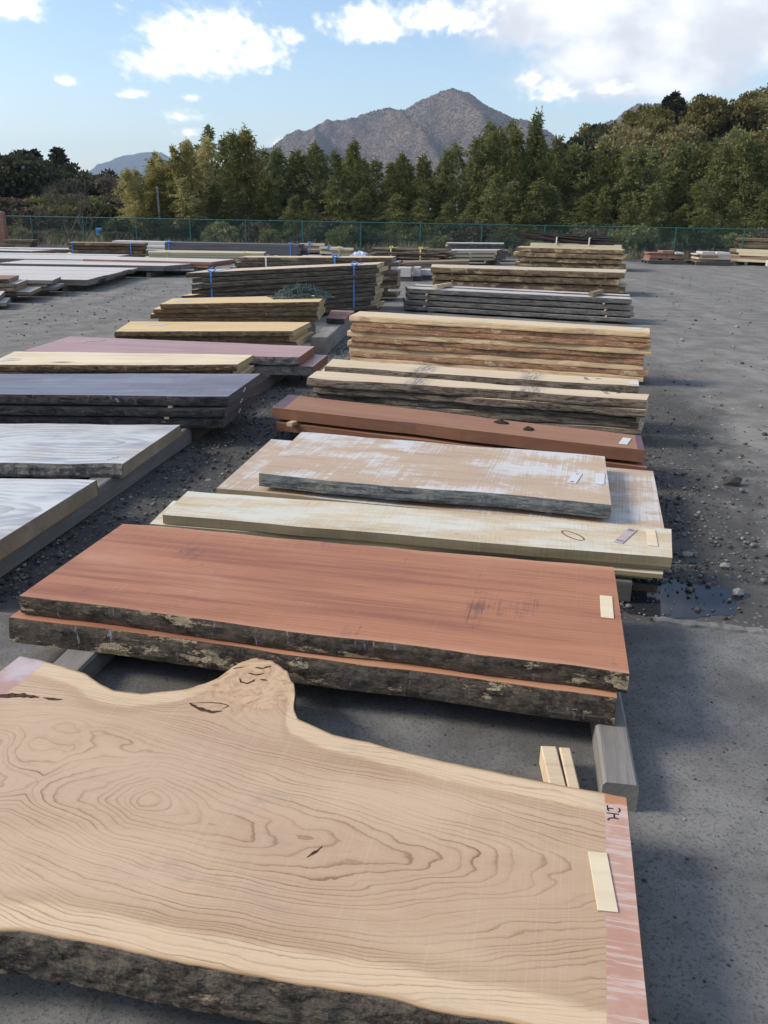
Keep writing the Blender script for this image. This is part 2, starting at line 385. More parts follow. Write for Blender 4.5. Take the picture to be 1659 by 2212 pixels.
M['slate'] = wood('slate_dark_wood', (0.20, 0.19, 0.235), (0.10, 0.085, 0.105), ring=40, contrast=0.4, fibre=0.4, saw=0.35, saw_col=(0.33, 0.31, 0.35), blotch=0.6, streak=0.9, rough=0.4, edge_light=(0.36, 0.46, (0.30, 0.27, 0.27), 0.6), stain=[((0.33, 0.32, 0.36), 1.3, 0.54, 0.72, 0.6, (0.5, 4, 1))])
M['slate_end'] = wood('slate_dark_end', (0.09, 0.075, 0.075), (0.05, 0.04, 0.04), ring=40, contrast=0.2, stain=[((0.3, 0.3, 0.32), 6, 0.62, 0.7, 0.5, (1, 1, 1))])
M['pink'] = wood('pink_wood', (0.46, 0.275, 0.245), (0.32, 0.165, 0.15), ring=50, contrast=0.35, fibre=0.3, blotch=0.5, streak=0.8, rough=0.4, saw=0.15, saw_col=(0.58, 0.42, 0.38))
M['pink_end'] = wood('orange_red_end', (0.30, 0.13, 0.075), (0.18, 0.07, 0.04), ring=50, contrast=0.25)
def oval_wood(name):
    m, T = new_mat(name)
    v = T.node('ShaderNodeTexCoord', 3); r = T.node('ShaderNodeObjectInfo', 5); x, y, z = T.sep(v)
    wn = T.noise(v, 2.2, 4, 0.55); wf = T.noise(T.map(v, (6, 16, 6)), 1.0, 4, 0.6)
    dx = T.math('MULTIPLY', T.math('SUBTRACT', x, T.math('MULTIPLY_ADD', r, 0.15, 0.22)), 0.36); dy = T.math('SUBTRACT', y, T.math('MULTIPLY_ADD', r, -0.12, 0.1))
    f = T.math('SQRT', T.math('ADD', T.math('MULTIPLY', dx, dx), T.math('MULTIPLY', dy, dy)))
    f = T.math('ADD', T.math('ADD', T.math('MULTIPLY', f, 17.0), T.math('MULTIPLY', wn, 2.4)), T.math('MULTIPLY', wf, 0.5))
    line = T.ramp(T.math('FRACT', f), [(0.0, 0.0), (0.35, 0.05), (0.75, 0.75), (0.9, 1.0), (1.0, 0.0)])
    line = T.math('MULTIPLY', line, T.smooth(T.noise(v, 3.1, 3, 0.5), 0.35, 0.65))
    c = T.mix(T.math('MULTIPLY', line, 0.8), (0.60, 0.59, 0.56), (0.27, 0.26, 0.24))
    st = T.noise(T.map(v, (1.2, 6, 1)), 1.6, 6, 0.66)
    c = T.mix(T.math('MULTIPLY', T.smooth(st, 0.46, 0.68), 0.85), c, (0.27, 0.28, 0.31))
    c = T.mix(T.math('MULTIPLY', T.smooth(T.noise(v, 1.9, 6, 0.65), 0.55, 0.72), 0.65), c, (0.45, 0.35, 0.25))
    c = T.mix(T.math('MULTIPLY', T.smooth(T.noise(T.map(v, (8, 90, 9)), 1.0, 4), 0.48, 0.72), 0.25), c, (0.85, 0.85, 0.85))
    finish(T, c, 0.42, T.bump(wf, 0.2, 0.002), 0.4)
    return m
M['whiteboard'] = wood('white_painted_wood', (0.68, 0.66, 0.62), (0.48, 0.45, 0.41), ring=30, contrast=0.3)
M['white'] = oval_wood('whitewashed_wood')
M['white_end'] = wood('tan_weathered_end', (0.36, 0.26, 0.17), (0.20, 0.14, 0.09), ring=20, contrast=0.3, blotch=0.5, stain=[((0.10, 0.06, 0.04), 4, 0.62, 0.75, 0.7, (1, 1, 2))])
M['silver'] = wood('silvered_board', (0.60, 0.555, 0.51), (0.42, 0.375, 0.33), ring=30, contrast=0.25, fibre=0.2, blotch=0.25)
M['silver_end'] = wood('silvered_board_end', (0.20, 0.17, 0.145), (0.11, 0.09, 0.075), ring=50, contrast=0.4, saw=0.4)
M['timber'] = wood('weathered_timber', (0.27, 0.25, 0.22), (0.13, 0.115, 0.10), ring=35, contrast=0.4, fibre=0.45, blotch=0.5, stain=[((0.40, 0.38, 0.35), 5, 0.6, 0.72, 0.5, (0.4, 2, 2))])
M['timber_dark'] = wood('dark_old_timber', (0.125, 0.11, 0.095), (0.06, 0.05, 0.045), ring=35, contrast=0.4, fibre=0.4, blotch=0.4)
M['stick'] = wood('sticker_wood', (0.55, 0.42, 0.27), (0.36, 0.25, 0.15), ring=60, contrast=0.3)
M['tagwood'] = wood('price_tag_wood', (0.74, 0.62, 0.43), (0.62, 0.48, 0.30), ring=90, contrast=0.15, fibre=0.1, blotch=0.05)
M['tagpaper'] = plain('white_tag', (0.62, 0.60, 0.60), 0.6, 0.3, var=0.08)
M['tagpink'] = plain('pinkish_tag', (0.46, 0.38, 0.36), 0.6, 0.3, var=0.1)
M['ink'] = plain('black_ink', (0.012, 0.012, 0.018), 0.5, 0.3, var=0.0)
M['brownboard'] = wood('brown_weathered_board', (0.30, 0.21, 0.13), (0.16, 0.10, 0.06), ring=40, contrast=0.4, fibre=0.3, blotch=0.4)
M['redboard'] = wood('reddish_board', (0.32, 0.16, 0.11), (0.18, 0.08, 0.055), ring=40, contrast=0.3, blotch=0.4)
M['purplegrey'] = wood('purple_grey_beam', (0.15, 0.138, 0.145), (0.08, 0.07, 0.072), ring=40, contrast=0.3)
M['beamend'] = wood('brown_beam_end', (0.15, 0.095, 0.07), (0.08, 0.05, 0.035), ring=60, contrast=0.3)
# bark edges
M['bark_red'] = bark('patchy_dark_bark', (0.03, 0.022, 0.018), (0.115, 0.09, 0.068), patch=(0.40, 0.315, 0.20), p_lo=0.545, p_hi=0.575, p_scale=4.2, stretch=(10, 22, 22), speck=(0.30, 0.31, 0.36))
M['bark_hero'] = bark('rough_grey_bark', (0.028, 0.021, 0.016), (0.13, 0.105, 0.08), patch=(0.36, 0.26, 0.17), p_lo=0.60, p_hi=0.63, p_scale=4.5, stretch=(15, 36, 36), strong=1.0)
M['bark_dark'] = bark('dark_ridged_bark', (0.045, 0.034, 0.026), (0.20, 0.155, 0.115), stretch=(5, 30, 45), cell=0.6)
M['bark_brown'] = bark('brown_bark', (0.06, 0.036, 0.02), (0.20, 0.13, 0.075), patch=(0.28, 0.20, 0.10), p_lo=0.60, p_hi=0.66, p_scale=5, stretch=(12, 30, 40))
M['bark_tan'] = bark('flaky_tan_bark', (0.06, 0.04, 0.026), (0.20, 0.14, 0.085), patch=(0.38, 0.285, 0.165), p_lo=0.53, p_hi=0.60, p_scale=3.2, stretch=(5, 16, 26))
M['bark_slate'] = bark('black_bark_white_flecks', (0.02, 0.018, 0.018), (0.085, 0.075, 0.07), patch=(0.32, 0.32, 0.34), p_lo=0.63, p_hi=0.70, p_scale=5, stretch=(8, 18, 30), speck=(0.3, 0.3, 0.31))
M['bark_grey'] = bark('grey_bark', (0.055, 0.045, 0.038), (0.22, 0.20, 0.18), patch=(0.38, 0.37, 0.36), p_lo=0.60, p_hi=0.68, p_scale=5, stretch=(12, 18, 24))
M['green_paint'] = plain('green_fence_paint', (0.012, 0.095, 0.085), 0.45, 0.4, var=0.2)
M['wire'] = plain('green_wire', (0.03, 0.105, 0.09), 0.5, 0.4, var=0.1)
M['blue'] = plain('blue_strap', (0.10, 0.30, 0.78), 0.4, 0.4, var=0.15)
M['yel_strap'] = plain('yellow_strap', (0.72, 0.66, 0.22), 0.45, 0.4, var=0.1)
M['white_strap'] = plain('white_strap', (0.74, 0.73, 0.66), 0.45, 0.4, var=0.1)
M['net'] = plain('dark_green_twine', (0.10, 0.14, 0.13), 0.8, 0.2, var=0.5, scale=60)
M['steel'] = plain('galvanised_pole', (0.30, 0.30, 0.30), 0.5, 0.5, 0.3)
M['tarp'] = plain('pale_plastic_sheet', (0.50, 0.55, 0.64), 0.35, 0.5, var=0.4, scale=6)
M['bluebox'] = plain('blue_plastic', (0.08, 0.30, 0.62), 0.5, 0.4)
M['pocket'] = bark('bark_pocket', (0.03, 0.018, 0.012), (0.15, 0.085, 0.05), stretch=(60, 60, 60))
M['char'] = bark('charred_bark_scrap', (0.012, 0.01, 0.01), (0.06, 0.045, 0.04), stretch=(60, 60, 60))

# ------------------------------------------------------------------ slabs and stacks
def place_frame(quad):
    FL, FR, NR, NL = [Vector(p) for p in quad]
    d = ((FR - FL) + (NR - NL)); a = math.atan2(d.y, d.x)
    c = (FL + FR + NR + NL) / 4
    ca, sa = math.cos(-a), math.sin(-a)
    loc = [Vector(((p - c).x * ca - (p - c).y * sa, (p - c).x * sa + (p - c).y * ca)) for p in (FL, FR, NR, NL)]
    return c, a, loc

seed_n = [0]
def slab(name, quad, ztop, t, top, edge=None, end=None, wave=0.015, bulge=0.012, nx=14, bark_on=True, parent=None, sag=0.0, ends_skew=0.0, rough_edge=0.004):
    """a sawn slab: top/bottom faces, ends, and a separate bark edge along each long side"""
    seed_n[0] += 1; s = seed_n[0] * 3.71
    c, a, (FL, FR, NR, NL) = place_frame(quad)
    end = end or top; edge = edge or top
    z1, z0 = t, 0.0
    tn, tf, bn, bf = [], [], [], []
    L = max((NR - NL).length, 0.01)
    for i in range(nx + 1):
        u = i / nx
        pn = NL.lerp(NR, u); pf = FL.lerp(FR, u)
        fr = 1.6
        wn = wave * fbm(u * L * fr, s, 0.0, 3); wf = wave * fbm(u * L * fr, s + 9.3, 0.0, 3)
        zz = -sag * math.sin(math.pi * u)
        tn.append(Vector((pn.x, pn.y + wn, z1 + zz))); tf.append(Vector((pf.x, pf.y + wf, z1 + zz)))
        k = bulge * (1 + 0.5 * fbm(u * L * 2.2, s + 4.0, 1.0, 2))
        bn.append(Vector((pn.x + ends_skew * (2 * u - 1), pn.y + wn - k, z0 + zz)))
        bf.append(Vector((pf.x + ends_skew * (2 * u - 1), pf.y + wf + k, z0 + zz)))
    n = nx + 1
    V = tn + tf + bn + bf
    F, mi = [], []
    for i in range(nx):
        j = i + 1
        F += [(i, j, n + j, n + i), (2 * n + j, 2 * n + i, 3 * n + i, 3 * n + j), (2 * n + i, 2 * n + j, j, i), (n + i, n + j, 3 * n + j, 3 * n + i)]
        mi += [0, 0, 1, 1]
    F += [(0, n, 3 * n, 2 * n), (nx, 2 * n + nx, 3 * n + nx, n + nx)]; mi += [2, 2]
    o = mesh_obj(name, V, F, [top, edge, end], parent, mi, loc=(c.x, c.y, ztop - t), rz=a)
    if bark_on:
        rows = 4
        for (ta, ba, sg) in ((tn, bn, -1), (tf, bf, 1)):
            V2, F2 = [], []
            m = max(nx * 2, 2)
            for i in range(m + 1):
                u = i / m * nx; i0 = min(int(u), nx - 1); w = u - i0
                pt = ta[i0].lerp(ta[i0 + 1], w); pb = ba[i0].lerp(ba[i0 + 1], w)
                for r in range(rows + 1):
                    q = r / rows
                    p = pt.lerp(pb, q)
                    e = rough_edge * (0.7 + 1.6 * abs(fbm(p.x * 14, q * 2.0 + s, s, 3)))
                    if r in (0, rows): e *= 0.35
                    zt = 0.0015 if r == 0 else (-0.001 if r == rows else 0)
                    V2.append((p.x, p.y + sg * (e + 0.001), p.z - zt))
            k = rows + 1
            for i in range(m):
                for r in range(rows):
                    q = (i * k + r, i * k + r + 1, (i + 1) * k + r + 1, (i + 1) * k + r)
                    F2.append(q if sg < 0 else q[::-1])
            # close the strip towards the wood so that it has thickness
            b0 = len(V2)
            for i in range(m + 1):
                u = i / m * nx; i0 = min(int(u), nx - 1); w = u - i0
                pt = ta[i0].lerp(ta[i0 + 1], w); pb = ba[i0].lerp(ba[i0 + 1], w)
                V2 += [(pt.x, pt.y - sg * 0.002, pt.z - 0.0015), (pb.x, pb.y - sg * 0.002, pb.z + 0.001)]
            for i in range(m):
                q1 = (i * k, (i + 1) * k, b0 + (i + 1) * 2, b0 + i * 2); q2 = (i * k + rows, b0 + i * 2 + 1, b0 + (i + 1) * 2 + 1, (i + 1) * k + rows)
                F2 += [q1 if sg < 0 else q1[::-1], q2 if sg < 0 else q2[::-1]]
            mesh_obj('bark_edge', V2, F2, edge, o)
    return o

ORD = ['topmost', 'second', 'third', 'fourth', 'fifth', 'sixth', 'seventh', 'eighth', 'ninth', 'tenth', 'eleventh']
def which(i, n):
    if n == 1: return ''
    if i == 0: return 'topmost'
    if i == n - 1: return 'lowest'
    return ORD[i] + ' from the top'

def shift(quad, dn=0.0, df=0.0, dl=0.0, dr=0.0):
    """move the near, far, left and right sides outwards"""
    FL, FR, NR, NL = [Vector(p) for p in quad]
    ux = ((FR - FL) + (NR - NL)).normalized(); uy = Vector((-ux.y, ux.x))
    return [FL - ux * dl + uy * df, FR + ux * dr + uy * df, NR + ux * dr - uy * dn, NL - ux * dl - uy * dn]

def pt_on(quad, u, v):
    """u along the length from the left end, v from the near side to the far side"""
    FL, FR, NR, NL = [Vector(p) for p in quad]
    return NL.lerp(NR, u).lerp(FL.lerp(FR, u), v)

def quad_angle(quad):
    return place_frame(quad)[1]

def stack(name, desc, cat, quad, ztop, ts, gap, mats, jit=0.02, group=None, nx=10, wave=0.015, bulge=0.012, bark_on=True, edges=None, base=True, rough_edge=0.004, stickers=(), ends_skew=0.0):
    """slabs on top of each other; desc is 'slab in the ... stack ...'"""
    z = ztop; n = len(ts); out = []
    for i, t in enumerate(ts):
        q = quad if i == 0 else shift(quad, rnd.uniform(-jit, jit) * 0.7 + jit * 0.3, rnd.uniform(-jit, jit), rnd.uniform(-jit, jit) * 2.2, rnd.uniform(-jit, jit) * 2.2)
        top, edge, end = mats[i % len(mats)]
        o = slab(name, q, z, t, top, edge, end, wave, bulge, nx, bark_on=bark_on if not isinstance(bark_on, (list, tuple)) else bark_on[i % len(bark_on)], rough_edge=rough_edge, ends_skew=ends_skew)
        w = which(i, n)
        tag(o, (w + ' ' + desc).strip(), cat, group)
        out.append((o, q, z, t))
        if gap > 0.008 and i < n - 1:
            for u in stickers:
                p = pt_on(q, u, 0.5); wd = (pt_on(q, u, 0) - pt_on(q, u, 1)).length
                b = MB().box((0, 0, gap / 2 - 0.001), (0.03, wd + 0.025, gap - 0.002))
                so_ = b.build('spacer_stick', M['stick'], loc=(p.x, p.y, z - t - gap + 0.001), rz=quad_angle(q))
                tag(so_, 'thin spacer stick between slabs of the ' + desc.split(' in the ')[-1], 'stick', 'spacer sticks')
        z -= t + gap
    if base and z + gap > 0.03:
        h = z + gap
        for u in (0.14, 0.86):
            p = pt_on(quad, u, 0.5); wd = (pt_on(quad, u, 0) - pt_on(quad, u, 1)).length
            b = MB().box((0, 0, h / 2), (0.10, max(wd - 0.06, 0.1), h - 0.001), bev=0.004)
            tag(b.build('bearer', M['timber'], loc=(p.x, p.y, 0.0), rz=quad_angle(quad)), 'timber bearer under the ' + desc.split(' in the ')[-1], 'bearer', 'bearers under the stacks')
    return out

def adopt(child, parent):
    mw = Matrix.Translation(parent.location) @ Matrix.Rotation(parent.rotation_euler.z, 4, 'Z')
    child.parent = parent; child.matrix_parent_inverse = mw.inverted()
    return child

def price_tag(pos, size, rz, label, mat='tagwood', name='price_tag', strokes=None, t=0.0025):
    b = MB().box((0, 0, t / 2), (size[0], size[1], t), bev=0.0006)
    o = b.build(name, M[mat], loc=(pos[0], pos[1], pos[2] + 0.0012), rz=rz)
    tag(o, label, 'tag')
    if strokes:
        for part in (1, -1):
            w = MB()
            for st, wd in strokes:
                if st[0][1] * part > 0: w.ribbon([(x, y, t) for x, y in st], wd, 0.0004)
            if w.v: w.build('handwriting', M['ink'], o)
    return o

def bearer(p0, p1, w, z0, h, label, mat='timber', seg=10):
    p0, p1 = Vector(p0), Vector(p1); d = p1 - p0; L = d.length; a = math.atan2(d.y, d.x)
    s = rnd.uniform(0, 50); V, F = [], []
    prof = [(-w / 2, 0.006), (-w / 2 + 0.006, 0), (w / 2 - 0.006, 0), (w / 2, 0.006), (w / 2, h - 0.008), (w / 2 - 0.008, h), (-w / 2 + 0.008, h), (-w / 2, h - 0.008)]
    for i in range(seg + 1):
        x = (i / seg - 0.5) * L
        for k, (y, z) in enumerate(prof):
            e = 0.004 * fbm(x * 4, y * 20 + s, z * 20, 3)
            V.append((x, y + (e if abs(y) > 0.4 * w else 0), z + (0 if k in (1, 2, 5, 6) else e)))
    for i in range(seg):
        for k in range(8):
            j = (k + 1) % 8
            F.append((i * 8 + k, (i + 1) * 8 + k, (i + 1) * 8 + j, i * 8 + j))
    F += [tuple(range(8)), tuple(seg * 8 + k for k in reversed(range(8)))]
    c = (p0 + p1) / 2
    o = mesh_obj('bearer', V, F, M[mat], loc=(c.x, c.y, z0), rz=a)
    return tag(o, label, 'bearer')

# ---- the hero slab (live edge with a branch stub)
def build_hero():
    ZT, TH = 0.20, 0.088
    far = [(-1.195, 2.485), (-1.12, 2.462), (-1.03, 2.425), (-0.94, 2.38), (-0.87, 2.315), (-0.82, 2.28), (-0.73, 2.265), (-0.61, 2.295), (-0.545, 2.335), (-0.51, 2.375), (-0.485, 2.44), (-0.455, 2.475), (-0.42, 2.495), (-0.365, 2.485), (-0.31, 2.425), (-0.275, 2.335), (-0.264, 2.28), (-0.262, 2.20), (-0.243, 2.14), (-0.13, 2.065), (-0.03, 2.03), (0.10, 1.975), (0.22, 1.935), (0.39, 1.88), (0.52, 1.843), (0.63, 1.81)]
    near = [(-1.42, 1.50), (-1.1, 1.40), (-0.95, 1.365), (-0.78, 1.357), (-0.72, 1.36), (-0.64, 1.342), (-0.48, 1.305), (-0.31, 1.268), (-0.19, 1.25), (-0.01, 1.218), (0.16, 1.178), (0.24, 1.162), (0.38, 1.125), (0.49, 1.105)]
    a = R(-12.0); ca, sa = math.cos(a), math.sin(a)
    O = Vector((-0.35, 1.80))
    def loc(p):
        x, y = p[0] - O.x, p[1] - O.y
        return (x * ca + y * sa, -x * sa + y * ca)
    fl = np.array([loc(p) for p in far]); nl = np.array([loc(p) for p in near])
    nx, ny = 300, 130
    # the two ends are the lines between the corner points
    S0n, S0f, S1n, S1f = nl[0, 0], fl[0, 0], nl[-1, 0], fl[-1, 0]
    us = np.linspace(0, 1, nx + 1)
    sf = fl[0, 0] + (fl[-1, 0] - fl[0, 0]) * us; sn = nl[0, 0] + (nl[-1, 0] - nl[0, 0]) * us
    def csp(sx, pts):
        # smooth interpolation: linear, then a small running mean
        y = np.interp(sx, pts[:, 0], pts[:, 1])
        k = 1
        yp = np.pad(y, k, mode='edge'); return sum(yp[i:i + len(y)] for i in range(2 * k + 1)) / (2 * k + 1)
    yf = csp(sf, fl); yn = csp(sn, nl)
    for i in range(nx + 1):
        burl = math.exp(-((sf[i] + 0.20) / 0.20) ** 2)
        yf[i] += 0.004 * fbm(sf[i] * 9, 1.2, 0, 3) + 0.010 * burl * fbm(sf[i] * 45, 3.1, 0, 3)
        yn[i] += 0.006 * fbm(sn[i] * 6, 7.7, 0, 3)
    V, F = [], []
    vv = np.linspace(0, 1, ny + 1)
    X = sn[:, None] * (1 - vv) + sf[:, None] * vv
    Y = yn[:, None] * (1 - vv) + yf[:, None] * vv
    ringf = np.zeros_like(X); edge_d = np.zeros_like(X)
    c0 = loc((-0.59, 1.77))
    ds = np.array([-0.75, -0.50, -0.30, -0.12, 0.0, 0.14, 0.34, 0.56, 0.78, 0.98, 1.15, 1.4]); dv = np.array([0.10, 0.085, 0.15, 0.10, 0.045, 0.065, 0.105, 0.128, 0.160, 0.205, 0.235, 0.25])
    from numpy import exp
    for i in range(nx + 1):
        for j in range(ny + 1):
            x, y = X[i, j], Y[i, j]
            s_, t_ = x - c0[0], y - c0[1]
            t_ += 0.035 * math.sin(s_ * 3.0) + 0.03 * fbm(s_ * 1.5, t_ * 2.2, 5, 2)
            d = np.interp(s_, ds, dv)
            f = math.sqrt(t_ * t_ * 0.92 + d * d)
            # second island of closed figures, upper left
            f -= 0.10 * math.exp(-((s_ + 0.30) / 0.22) ** 2 - ((t_ - 0.26) / 0.085) ** 2)
            f += 0.05 * math.exp(-((s_ + 0.42) / 0.10) ** 2 - ((t_ - 0.05) / 0.10) ** 2)
            # the rings sweep up into the branch stub
            bx, by = loc((-0.41, 2.36))
            f -= 0.20 * math.exp(-((x - bx) / 0.14) ** 2 - ((y - by) / 0.17) ** 2)
            f += 0.022 * fbm(x * 1.6, y * 4.5, 2.0, 4) + 0.006 * fbm(x * 6, y * 14, 4.0, 2)
            ringf[i, j] = f
            e = min((1 - vv[j]) * (yf[i] - yn[i]), vv[j] * (yf[i] - yn[i]) * 1.0)
            edge_d[i, j] = e
    nV = (nx + 1) * (ny + 1)
    P = np.zeros((nV, 3)); P[:, 0] = X.ravel(); P[:, 1] = Y.ravel(); P[:, 2] = TH
    idx = np.arange(nV).reshape(nx + 1, ny + 1)
    Ft = np.stack([idx[:-1, :-1], idx[1:, :-1], idx[1:, 1:], idx[:-1, 1:]], -1).reshape(-1, 4)
    # underside + walls
    rim_n = [(sn[i], yn[i] - 0.018, 0.0) for i in range(nx + 1)]; rim_f = [(sf[i], yf[i] + 0.012, 0.0) for i in range(nx + 1)]
    B = np.array(rim_n + rim_f)
    bn = nV + np.arange(nx + 1); bf = nV + nx + 1 + np.arange(nx + 1)
    Fw = []
    for i in range(nx):
        Fw += [(bn[i], bn[i + 1], idx[i + 1, 0], idx[i, 0]), (idx[i, ny], idx[i + 1, ny], bf[i + 1], bf[i]), (bn[i + 1], bn[i], bf[i], bf[i + 1])]
    me = np_mesh('live_edge_slab', np.vstack([P, B]), np.vstack([Ft, np.array(Fw)]), [hero_mat(), M['brownboard'], hero_end_mat()], np.concatenate([np.zeros(len(Ft), int), np.ones(len(Fw), int)]))
    at = me.attributes.new('ring', 'FLOAT', 'POINT'); at.data.foreach_set('value', np.concatenate([ringf.ravel(), np.zeros(len(B))]).astype(np.float32))
    at = me.attributes.new('edge_dist', 'FLOAT', 'POINT'); at.data.foreach_set('value', np.concatenate([edge_d.ravel(), np.zeros(len(B))]).astype(np.float32))
    o = bpy.data.objects.new('live_edge_slab', me); col.objects.link(o)
    o.location = (O.x, O.y, ZT - TH); o.rotation_euler = (0, 0, a)
    tag(o, 'big pale live edge slab with swirling grain, branch stub and red painted end', 'wood slab')
    # sawn ends
    for (i, sg) in ((0, -1), (nx, 1)):
        q = [(X[i, 0], Y[i, 0], TH), (X[i, ny], Y[i, ny], TH), (rim_f[i][0], rim_f[i][1], 0), (rim_n[i][0], rim_n[i][1], 0)]
        q = [(x + sg * 0.001, y, z) for x, y, z in q]
        mesh_obj('sawn_end', q + [(x - sg * 0.0008, y, z) for x, y, z in q], [(0, 1, 2, 3) if sg < 0 else (3, 2, 1, 0)], hero_end_mat(), o)
    # bark along both long edges
    def bark_strip(sx, yy, sg, out, rows, amp):
        V2, F2 = [], []
        for i in range(nx + 1):
            for r in range(rows + 1):
                q = r / rows
                z = TH - 0.002 - q * (TH + 0.004)
                base = out * math.sin(min(q * 1.25, 1.0) * math.pi * 0.5)
                n1 = fbm(sx[i] * 26, z * 40, 3.0 * sg, 5); n2 = fbm(sx[i] * 5, z * 7, 8.0 + sg, 3)
                e = base + amp * (0.55 * n1 + 0.8 * n2 + 0.45)
                if r == 0: e = 0.001 + 0.003 * abs(n1)
                V2.append((sx[i] + 0.002 * n1, yy[i] + sg * e, z + 0.003 * n2 * (q > 0)))
        k = rows + 1
        for i in range(nx):
            for r in range(rows):
                q = (i * k + r, i * k + r + 1, (i + 1) * k + r + 1, (i + 1) * k + r)
                F2.append(q if sg < 0 else q[::-1])
        mesh_obj('bark_edge', V2, F2, M['bark_hero'], o, smooth=False)
    bark_strip(sn, yn, -1, 0.020, 22, 0.010)
    bark_strip(sf, yf, 1, 0.010, 12, 0.006)
    # marker writing on the painted end
    strokes = [[(0.574, 1.778), (0.572, 1.769), (0.571, 1.761), (0.573, 1.756)], [(0.573, 1.765), (0.578, 1.767), (0.586, 1.765)], [(0.6, 1.767), (0.6015, 1.761), (0.599, 1.755), (0.594, 1.752)], [(0.565, 1.749), (0.578, 1.747), (0.595, 1.744)], [(0.583, 1.745), (0.580, 1.731)], [(0.562, 1.721), (0.564, 1.726), (0.57, 1.73), (0.58, 1.7305), (0.589, 1.726)]]
    w = MB()
    for st in strokes: w.ribbon([(*loc(p), TH + 0.0003) for p in st], 0.0036, 0.0004)
    w.build('marker_writing', M['ink'], o)
    # dark checks and bark pockets
    CHK = [([(-1.19, 2.232), (-1.15, 2.242), (-1.09, 2.247), (-1.035, 2.236)], 0.022), ([(-1.022, 2.235), (-0.985, 2.226), (-0.96, 2.226)], 0.011),
           ([(-0.165, 1.578), (-0.155, 1.588), (-0.14, 1.603), (-0.132, 1.615)], 0.006),
           ([(-0.575, 2.218), (-0.555, 2.198), (-0.53, 2.183), (-0.50, 2.172), (-0.47, 2.178)], 0.013), ([(-0.57, 2.217), (-0.52, 2.224), (-0.48, 2.219), (-0.455, 2.207), (-0.475, 2.186)], 0.004),
           ([(-0.45, 2.365), (-0.44, 2.342), (-0.42, 2.335), (-0.405, 2.35), (-0.40, 2.362)], 0.008), ([(-0.43, 2.40), (-0.40, 2.388), (-0.375, 2.398)], 0.007), ([(-0.41, 2.437), (-0.385, 2.43), (-0.36, 2.447)], 0.009), ([(-0.385, 2.362), (-0.36, 2.355)], 0.007), ([(-0.48, 2.425), (-0.45, 2.437)], 0.007)]
    for pts, wd in CHK:
        fine = []
        for i in range(len(pts) - 1):
            for k in range(5): fine.append(Vector(pts[i]).lerp(Vector(pts[i + 1]), k / 5))
        fine.append(Vector(pts[-1])); V2, F2 = [], []; n = len(fine)
        for i, p in enumerate(fine):
            d = (fine[min(i + 1, n - 1)] - fine[max(i - 1, 0)]).normalized(); q = i / (n - 1)
            hw = wd / 2 * math.sin(math.pi * (0.06 + 0.88 * q)) ** 0.7 * (1 + 0.55 * fbm(p.x * 90, p.y * 90, 1, 2)); nn = Vector((-d.y, d.x)) * hw
            p = p + nn * 0.5 * fbm(p.x * 60, p.y * 60, 5, 2)
            for e in (p + nn, p - nn): V2.append((*loc(e), TH + 0.0006))
            for e in (p + nn * 1.05, p - nn * 1.05): V2.append((*loc(e), TH - 0.0004))
        for i in range(n - 1):
            a_, b_ = i * 4, i * 4 + 4
            F2 += [(a_ + 1, b_ + 1, b_, a_), (a_, b_, b_ + 2, a_ + 2), (a_ + 3, b_ + 3, b_ + 1, a_ + 1)]
        mesh_obj('bark_pocket', V2, F2, M['pocket'], o)
    return o

